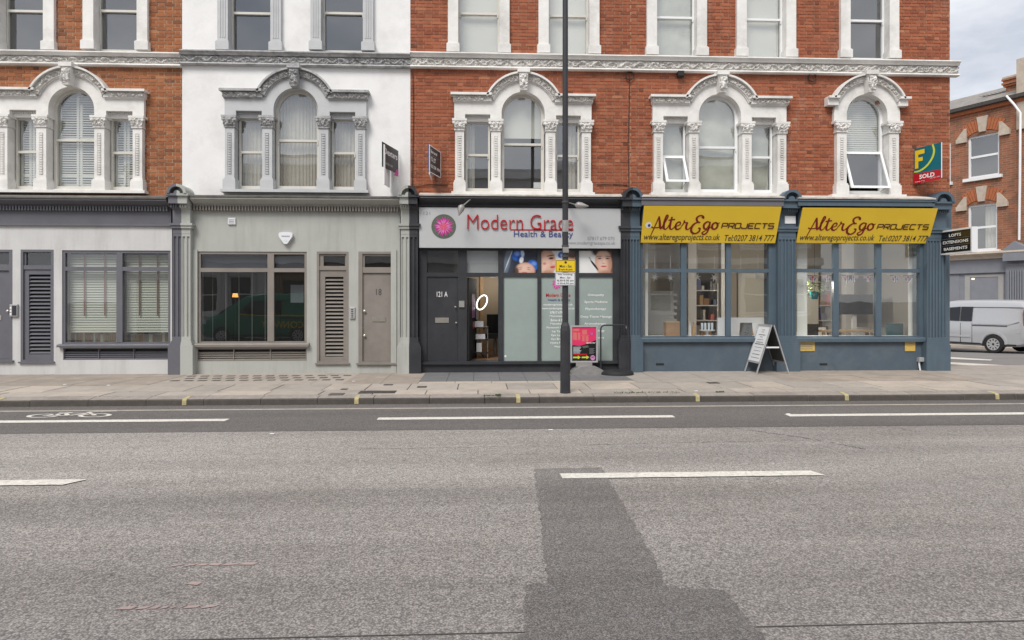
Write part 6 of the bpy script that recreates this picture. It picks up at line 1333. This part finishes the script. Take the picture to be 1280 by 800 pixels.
MB().box(xr-.3, xr, .3, 7, 0, zeave).build('end_wall', 'far_brick', fh)
for k, (a, b_, c, d) in enumerate(wins):
    win = MB().frame(a, b_, c, d, .08, .16, .09).box(a+.09, b_-.09, .07, .15, (c+d)/2-.05, (c+d)/2+.05).build('window', 'frame_white', fh)
    pane(MB(), a+.08, b_-.08, c+.08, d-.08, .13).build('pane', 'glass_upper', win); MB().box(a-.15, b_+.15, -.14, .1, c-.14, c-.001).build('sill', 'frame_white', win)
    if k in (1, 4, 5): curtain(a+(b_-a)*.5, b_-.1, c+.1, d-.1, .3, .03, .16, k).build('curtain', 'curtain_cream', win)
    # brick arch, keystone and springers
    cxw = (a+b_)/2; hw_ = (b_-a)/2; R_ = hw_*1.9; cz = d-math.sqrt(R_**2-hw_**2)+.02; th = math.asin(hw_/R_); n = 13; lab = MB()
    for i in range(n):
        t0, t1 = -th+2*th*i/n+.006, -th+2*th*(i+1)/n-.006; q = lambda r_, t: (cxw+r_*math.sin(t), cz+r_*math.cos(t))
        if i == n//2: continue
        MB().prism([q(R_, t0), q(R_+.55, t0), q(R_+.55, t1), q(R_, t1)], -.03, .1).build('arch_brick', 'far_orange', win)
    MB().prism([(cxw-.14, cz+R_-.08), (cxw+.14, cz+R_-.08), (cxw+.24, cz+R_+.62), (cxw-.24, cz+R_+.62)], -.09, .1).build('keystone', 'far_stone', win)
    for s in (-1, 1):
        xx = cxw+s*(hw_+.02); MB().prism([(xx, d-.02), (xx+s*.42, d-.02), (xx+s*.42, d+.02), (xx+s*.1, d+.42), (xx-s*.0, d+.42)] if True else [], -.08, .1).build('springer', 'far_stone', win); MB().box(min(xx, xx+s*.45), max(xx, xx+s*.45), -.12, .1, d-.22, d-.021).build('springer_band', 'far_stone', win)
MB().box(xl, xr, -.12, .3, zeave, zeave+.16).build('eaves_course', 'far_orange', fh); MB().run([(-.22, zeave+.16), (-.30, zeave+.18), (-.30, zeave+.34), (.1, zeave+.34), (.1, zeave+.16)], xl, xr).build('gutter', 'iron', fh)
zr_ = Zl(FW(1235, 118, 2.2)[1]); MB().run([(-.2, zeave+.34), (2.4, zr_+.2), (7, zeave+.34)], xl, xr).build('roof', 'roof_slate', fh)
# chimney, aerial, downpipe
ca = FW(1262, 100, 1.2)[0]; cm = MB(); cz0, cz1 = zeave+.2, Zl(FW(1275, 97, 1.2)[1]); cm.box(ca, ca+2.4, .9, 1.8, cz0, cz1-.35)
ch = cm.build('chimney', 'far_brick', fh)
for k in range(4): MB().box(ca-.08-.05*(k % 2), ca+2.48, .82-.05*(k % 2), 1.88, cz1-.35+.09*k, cz1-.26+.09*k-.008).build('chimney_course', 'far_brick' if k % 2 else 'far_orange', ch)
MB().box(ca-.12, ca+2.5, .8, 1.9, cz1+.015, cz1+.1).build('chimney_cap', 'far_stone', ch)
for k in range(3): MB().lathe([(.14, 0), (.12, .4), (.15, .42), (.14, .5)], (ca+.4+.7*k, 1.35, cz1+.1), 12).build('chimney_pot', 'far_orange', ch, smooth=40)
MB().box(FW(1272, 110)[0], FW(1300, 110)[0], -.1, .28, zeave-1.2, zeave+1.9).build('party_wall_block', 'far_stone', fh)
a0, a1 = FW(1228, 121, 1.0), FW(1262, 114, 1.0); ae = MB().tube([(a0[0], 1.0, Zl(a0[1])), (a1[0], 1.0, Zl(a1[1]))], .02, 5)
for k in range(8): u = k/7; ae.tube([(a0[0]+(a1[0]-a0[0])*u, .7, Zl(a0[1]+(a1[1]-a0[1])*u)), (a0[0]+(a1[0]-a0[0])*u, 1.3, Zl(a0[1]+(a1[1]-a0[1])*u))], .008, 4)
ae.tube([(a1[0], 1.0, Zl(a1[1])), (a1[0], 1.0, zeave+.3)], .02, 5); ae.build('aerial', 'iron', fh)
dp = MB(); pts = [FW(x, y, -.3) for x, y in ((1258, 120), (1268, 131), (1275.5, 141), (1275, 220), (1274, 300))]; dp.tube([(p[0], -.3, Zl(p[1])) for p in pts], .05, 8); dp.build('downpipe', 'frame_white', fh, smooth=50)
a, b_, c, d = fr(1184, 180, 1188.5, 228); MB().box(a, b_, -.06, .0, c, d).box(a-.1, b_+.1, -.12, .0, c-.14, c).build('window_edge', 'frame_white', fh)
# its shopfront
MB().run([(.0, zsh+.12), (-.5, zsh+.06), (-.52, zsh-.02), (-.3, zsh-.16), (-.26, zsh-.25), (0, zsh-.25)], xl, xr).build('cornice', 'far_stone', fh)
zf0, zf1 = Zl(FW(1235, 341)[1]), zsh-.25; MB().box(xl, xr, -.18, .0, zf0, zf1).build('fascia_board', 'far_grey', fh)
a, b_, c, d = fr(1207.5, 343, 1256, 385); MB().frame(a, b_, .6, d, -.1, .0, .22, .3, .12).build('shop_window', 'far_grey_light', fh); x0, x1 = a+.22, b_-.22
sw = fh.children[-1]; MB().box(x0, x1, -.03, -.02, .9, c+(d-c)*.32).build('window_display', 'wood_pale', sw); pane(MB(), x0, x1, c-.5, d-.1, -.06).build('pane', 'glass_dark', sw); MB().box(x0, x1, -.025, -.015, c+(d-c)*.32, d-.1).build('dark_interior', 'screen_black', sw); x_, z_ = FW(1217.5, 349.5); MB().lathe([(.05, 0), (.08, .03), (.05, .06)], (x_, -.04, Zl(z_)), 10).build('lit_lamp', 'lamp_warm', sw)
a, b_, c, d = fr(1176, 343, 1201, 420); MB().box(a, b_, -.1, .0, 0, d).build('panelled_door', 'far_grey', fh); dd = fh.children[-1]
for t0, t1 in ((.78, .95), (.58, .72)): MB().box(a+.15, b_-.55, -.112, -.101, d*t0, d*t1).build('door_pane', 'screen_black', dd)
a, b_, c, d = fr(1261, 338, 1283, 420, -.2); 
for k in range(7): MB().box(a+(b_-a)*k/7, a+(b_-a)*(k+.6)/7, -.32, -.1, .5, d).build('pilaster_reed', 'far_grey', fh)
MB().box(a-.1, b_+.1, -.26, .0, 0, d+.3).build('pilaster', 'far_grey', fh); MB().prism([(a-.1, zsh-.4), (b_+.2, zsh-.4), (b_+.2, zsh+.1), ((a+b_)/2, zsh+.45), (a-.1, zsh+.1)], -.5, -.1).build('console', 'far_grey', fh)
MB().box(xl, xr, -.08, .0, 0, zf0).build('shop_wall', 'far_grey', fh)
MB().box(xl, xr, -2.6, -.1, -.35, .10).build('far_pavement', 'slab_2', fh)

# ------------------------------------------------------------------ parked van (x = towards its rear, y = away from the camera)
wz = GS(1243.5, 441.5); VL, VW = 4.97, 1.98
van_mats = dict(body=mat('van_silver', (.50, .51, .53), .3, .02, 1, 0, metal=.35, spec=.5), dark=flat('van_glass', (.012, .013, .016), .06, spec=.7))
def make_van(name, label, loc, rot, body, accent):
    t = thing(name, label, 'van', loc, rot, local=True); W2 = VW/2
    # stations: x, sill z, belt z, roof z, half width at sill, belt, roof
    ST = [(-2.62, .42, .80, .86, .55, .62, .50), (-2.50, .30, .88, .98, .80, .84, .70), (-2.2, .26, .98, 1.10, .92, .94, .80), (-1.75, .25, 1.03, 1.22, .96, .98, .84), (-1.25, .25, 1.06, 1.62, .97, .99, .80), (-.80, .25, 1.08, 1.88, .98, .99, .80), (-.3, .25, 1.08, 1.95, .98, .99, .81), (.6, .25, 1.09, 1.97, .98, .99, .82), (1.6, .25, 1.09, 1.96, .98, .99, .82), (2.1, .28, 1.09, 1.94, .97, .98, .81), (2.27, .34, 1.09, 1.90, .95, .96, .80), (2.34, .42, 1.09, 1.80, .90, .91, .74)]
    mb = MB(); n = 0
    for x, zs, zb_, zr, ws, wb, wr in ST:
        half = [(ws*.0, zs), (ws*.92, zs), (ws, zs+.08), (wb+.005, zs+(zb_-zs)*.55), (wb, zb_), (wb-.03, zb_+(zr-zb_)*.12), (wb+(wr-wb)*.55, zb_+(zr-zb_)*.62), (wr+.02, zr-(zr-zb_)*.10), (wr-.06, zr-.01), (wr*.5, zr+.02), (0, zr+.025)]
        ring_ = half+[(-y, z) for y, z in half[-2:0:-1]]; n = len(ring_); mb.v += [(x, y, z) for y, z in ring_]
    for i in range(len(ST)-1):
        for k in range(n): mb.f.append((i*n+k, (i+1)*n+k, (i+1)*n+(k+1) % n, i*n+(k+1) % n))
    mb.f.append(tuple(range(n))); mb.f.append(tuple((len(ST)-1)*n+k for k in range(n-1, -1, -1)))
    bd = mb.build('body', body, t, smooth=38, fix=True)
    for s in (-1, 1):
        Y = lambda e: s*(W2-.0+e)
        for xw in (-1.72, 1.26):
            ar = MB(); m_ = 16; pts_o = [(xw+.47*math.cos(math.pi*k/m_), .36+.45*math.sin(math.pi*k/m_)) for k in range(m_+1)]; pts_i = [(xw+.39*math.cos(math.pi*k/m_), .34+.39*math.sin(math.pi*k/m_)) for k in range(m_+1)]
            for k in range(m_): ar.prism([pts_o[k], pts_o[k+1], pts_i[k+1], pts_i[k]], s*.90, s*1.015)
            ar.build('wheel_arch', body, bd, smooth=50)
            MB().prism([(xw+.395*math.cos(math.pi*k/m_), .25+.46*math.sin(math.pi*k/m_)) for k in range(m_+1)], s*.60, s*.998).build('wheel_well', 'rubber', bd)
            wh = MB().lathe([(.20, -.11), (.31, -.11), (.335, -.08), (.335, .08), (.31, .11), (.22, .115), (.21, .06)], (xw, s*.90, .335), 32, 'y').build('wheel', 'rubber', t, smooth=40)
            rim = MB(); yo = s*1.005
            for k in range(10):
                a = 2*math.pi*k/10; c_, s2 = math.cos(a), math.sin(a); e = .11; rim.prism([(xw+.05*math.cos(a-.5), .335+.05*math.sin(a-.5)), (xw+.205*math.cos(a-e*1.3), .335+.205*math.sin(a-e*1.3)), (xw+.205*math.cos(a+e*1.3), .335+.205*math.sin(a+e*1.3)), (xw+.05*math.cos(a+.5), .335+.05*math.sin(a+.5))], yo-.02*s, yo+.012*s)
            for k in range(24):
                a0_, a1_ = 2*math.pi*k/24, 2*math.pi*(k+1)/24; rim.prism([(xw+.222*math.cos(a0_), .335+.222*math.sin(a0_)), (xw+.222*math.cos(a1_), .335+.222*math.sin(a1_)), (xw+.195*math.cos(a1_), .335+.195*math.sin(a1_)), (xw+.195*math.cos(a0_), .335+.195*math.sin(a0_))], yo-.03*s, yo+.015*s)
            rim.build('rim', 'aluminium', wh)
            MB().lathe([(.20, -.004), (.20, .004)], (xw, s*.985, .335), 20, 'y').build('brake_disc', 'iron', wh)
        sd_ = lambda pts, m_, nm, e=.012: MB().prism(pts, s*.90, s*(1.0+e)).build(nm, m_, bd)
        side_y = lambda z: .99 if z < 1.1 else .99-.09*((z-1.1)/.55)
        def strip(pts, m_, nm, lift=.008):   # thin panel that follows the leaning side
            f = MB(); f.sheet([(x, s*(side_y(z)+lift), z) for x, z in (pts if s < 0 else pts[::-1])]); f.build(nm, m_, bd)
        strip([(-1.05, 1.20), (-.62, 1.66), (.05, 1.72), (.05, 1.17)], 'van_glass', 'side_window'); strip([(.12, 1.17), (.12, 1.72), (-.0+.55, 1.72), (.55, 1.17)] if accent else [(.07, 1.17), (.07, 1.72), (.50, 1.72), (.50, 1.17)], 'van_glass', 'side_window')
        MB().box(.52, 1.72, s*.985, s*1.006, 1.005, 1.035).build('slide_rail', 'rubber', bd)
        for xx in (.08, .50): MB().box(xx, xx+.012, s*.97, s*.998, .32, 1.10).build('door_gap', 'rubber', bd)
        MB().box(-1.9, 2.0, s*.96, s*1.004, .30, .36).build('sill_trim', 'rubber', bd); MB().box(-.9, .46, s*.97, s*1.012, .56, .62).build('side_moulding', body, bd); MB().prism([(.56, 1.085), (1.75, 1.085), (2.1, 1.20), (2.1, 1.18), (1.78, 1.06), (.56, 1.06)], s*.96, s*1.002).build('crease', body, bd); MB().box(.5, 2.28, s*.88, s*.905, 1.70, 1.71).build('roof_gutter', 'rubber', bd); MB().box(2.0, 2.15, s*.97, s*.99, .78, .93).build('fuel_flap', body, bd)
        MB().box(2.24, 2.36, s*.86, s*.975, 1.05, 1.62).build('tail_light', 'print_red', t); MB().box(-2.58, -2.35, s*.60, s*.90, .82, .98).build('headlight', 'print_pale', t)
        MB().box(-.75, -.6, s*.98, s*1.2, 1.2, 1.42).build('wing_mirror', 'rubber', t)
    MB().add([(-1.98, -.74, 1.16), (-1.98, .74, 1.16), (-.98, .66, 1.80), (-.98, -.66, 1.80)], [(0, 3, 2, 1)]).build('windscreen', 'van_glass', bd)
    MB().box(2.30, 2.46, -.92, .92, .34, .60).build('rear_bumper', 'rubber', t); MB().box(-2.70, -2.5, -.75, .75, .34, .58).build('front_bumper', 'rubber', t)
    MB().box(2.33, 2.352, -.70, .70, 1.18, 1.70).build('rear_window', 'van_glass', t); MB().box(2.35, 2.365, -.26, .26, .80, .91).build('number_plate', 'print_yellow', t)
    return t
vloc = Vector((wz[0], wz[1]))-ux*1.26+un*.90
make_van('parked_van', 'silver panel van parked in the side road before the grey shopfront', (vloc.x, vloc.y, wz[2]-.012), ang, 'van_silver', False)

# ------------------------------------------------------------------ the street behind the camera, seen in the shop glass
OY = -DC-2.9
MB().box(-45, 45, OY-14, -15.0+1.2, -.4, .10).build('near_pavement', 'slab_1', kind='structure')
mat('van_green', (.02, .20, .12), .35, .05, 1, 0)
gv = make_van('parked_van', 'dark green van with gold stripe mirrored in the sage shopfront window', (-8.4, -13.1, 0), 0, 'van_green', True)
for s in (-1, 1): MB().box(-1.0, 2.1, s*.985, s*1.008, 1.12, 1.16).build('gold_stripe', 'print_yellow', gv)
text_on(on_plane((1.5, 1.012, .62), (-.2, 1.012, .62), (1.5, 1.012, .90)), 0, 1, 0, 1, 'CONWAY', 'print_yellow', gv, .01)
ostyles = [('stucco_white', 'brown brick terrace house'), ('far_brick2', ''), ('render_pale', ''), ('stucco_white', ''), ('far_brick2', '')]
mat('far_brick2', (.26, .17, .11), .9, .2, 8, .3)
labs = ['white stuccoed house mirrored in the mauve shopfront window', 'brown brick house mirrored in the sage shopfront window', 'pale rendered house mirrored in the salon glass', 'white stuccoed house with bay mirrored in the first showroom window', 'brown brick house mirrored in the corner showroom window']
for i, (ms, _) in enumerate(ostyles):
    x0 = -17+6.8*i; x1 = x0+6.79; oh = thing('opposite_house', labs[i], 'house', ((x0+x1)/2, OY, .1)); Hh = (8.3, 8.8, 8.2, 8.6, 8.9)[i]
    holes = [(x0+.7+dx, x0+1.9+dx, z, z+1.8) for dx in (0, 2.1, 4.2) for z in (4.4,)]+[(x0+2.9, x0+4.4, 1.1, 2.9), (x0+5.0, x0+6.1, 1.1, 2.9), (x0+.7, x0+1.75, .15, 2.7)]
    wall_grid(x0, x1, .05, Hh, [h for h in holes], OY-.3, OY).build('wall', ms, oh)
    for k, (a, b_, c, d) in enumerate(holes):
        if k == 5: MB().box(a, b_, OY-.2, OY-.12, c, d).build('door', 'paint_black', oh); continue
        w_ = MB().frame(a, b_, c, d, OY-.2, OY-.1, .08).box(a+.08, b_-.08, OY-.19, OY-.11, (c+d)/2-.03, (c+d)/2+.03).build('window', 'frame_white', oh); MB().box(a, b_, OY-.22, OY-.21, c, d).build('pane', 'screen_black', w_); MB().frame(a-.16, b_+.16, c-.16, d+.2, OY+.001, OY+.07, .15, .12, .2).build('window_dressing', 'stucco_white', w_)
    MB().box(x0, x1, OY+.002, OY+.25, 3.5, 3.8).box(x0, x1, OY+.002, OY+.3, Hh-.5, Hh-.2).build('cornice', 'stucco_white', oh); MB().box(x0, x1, OY-6, OY-.301, .05, Hh-.1).build('rear_block', 'interior_dark', oh)
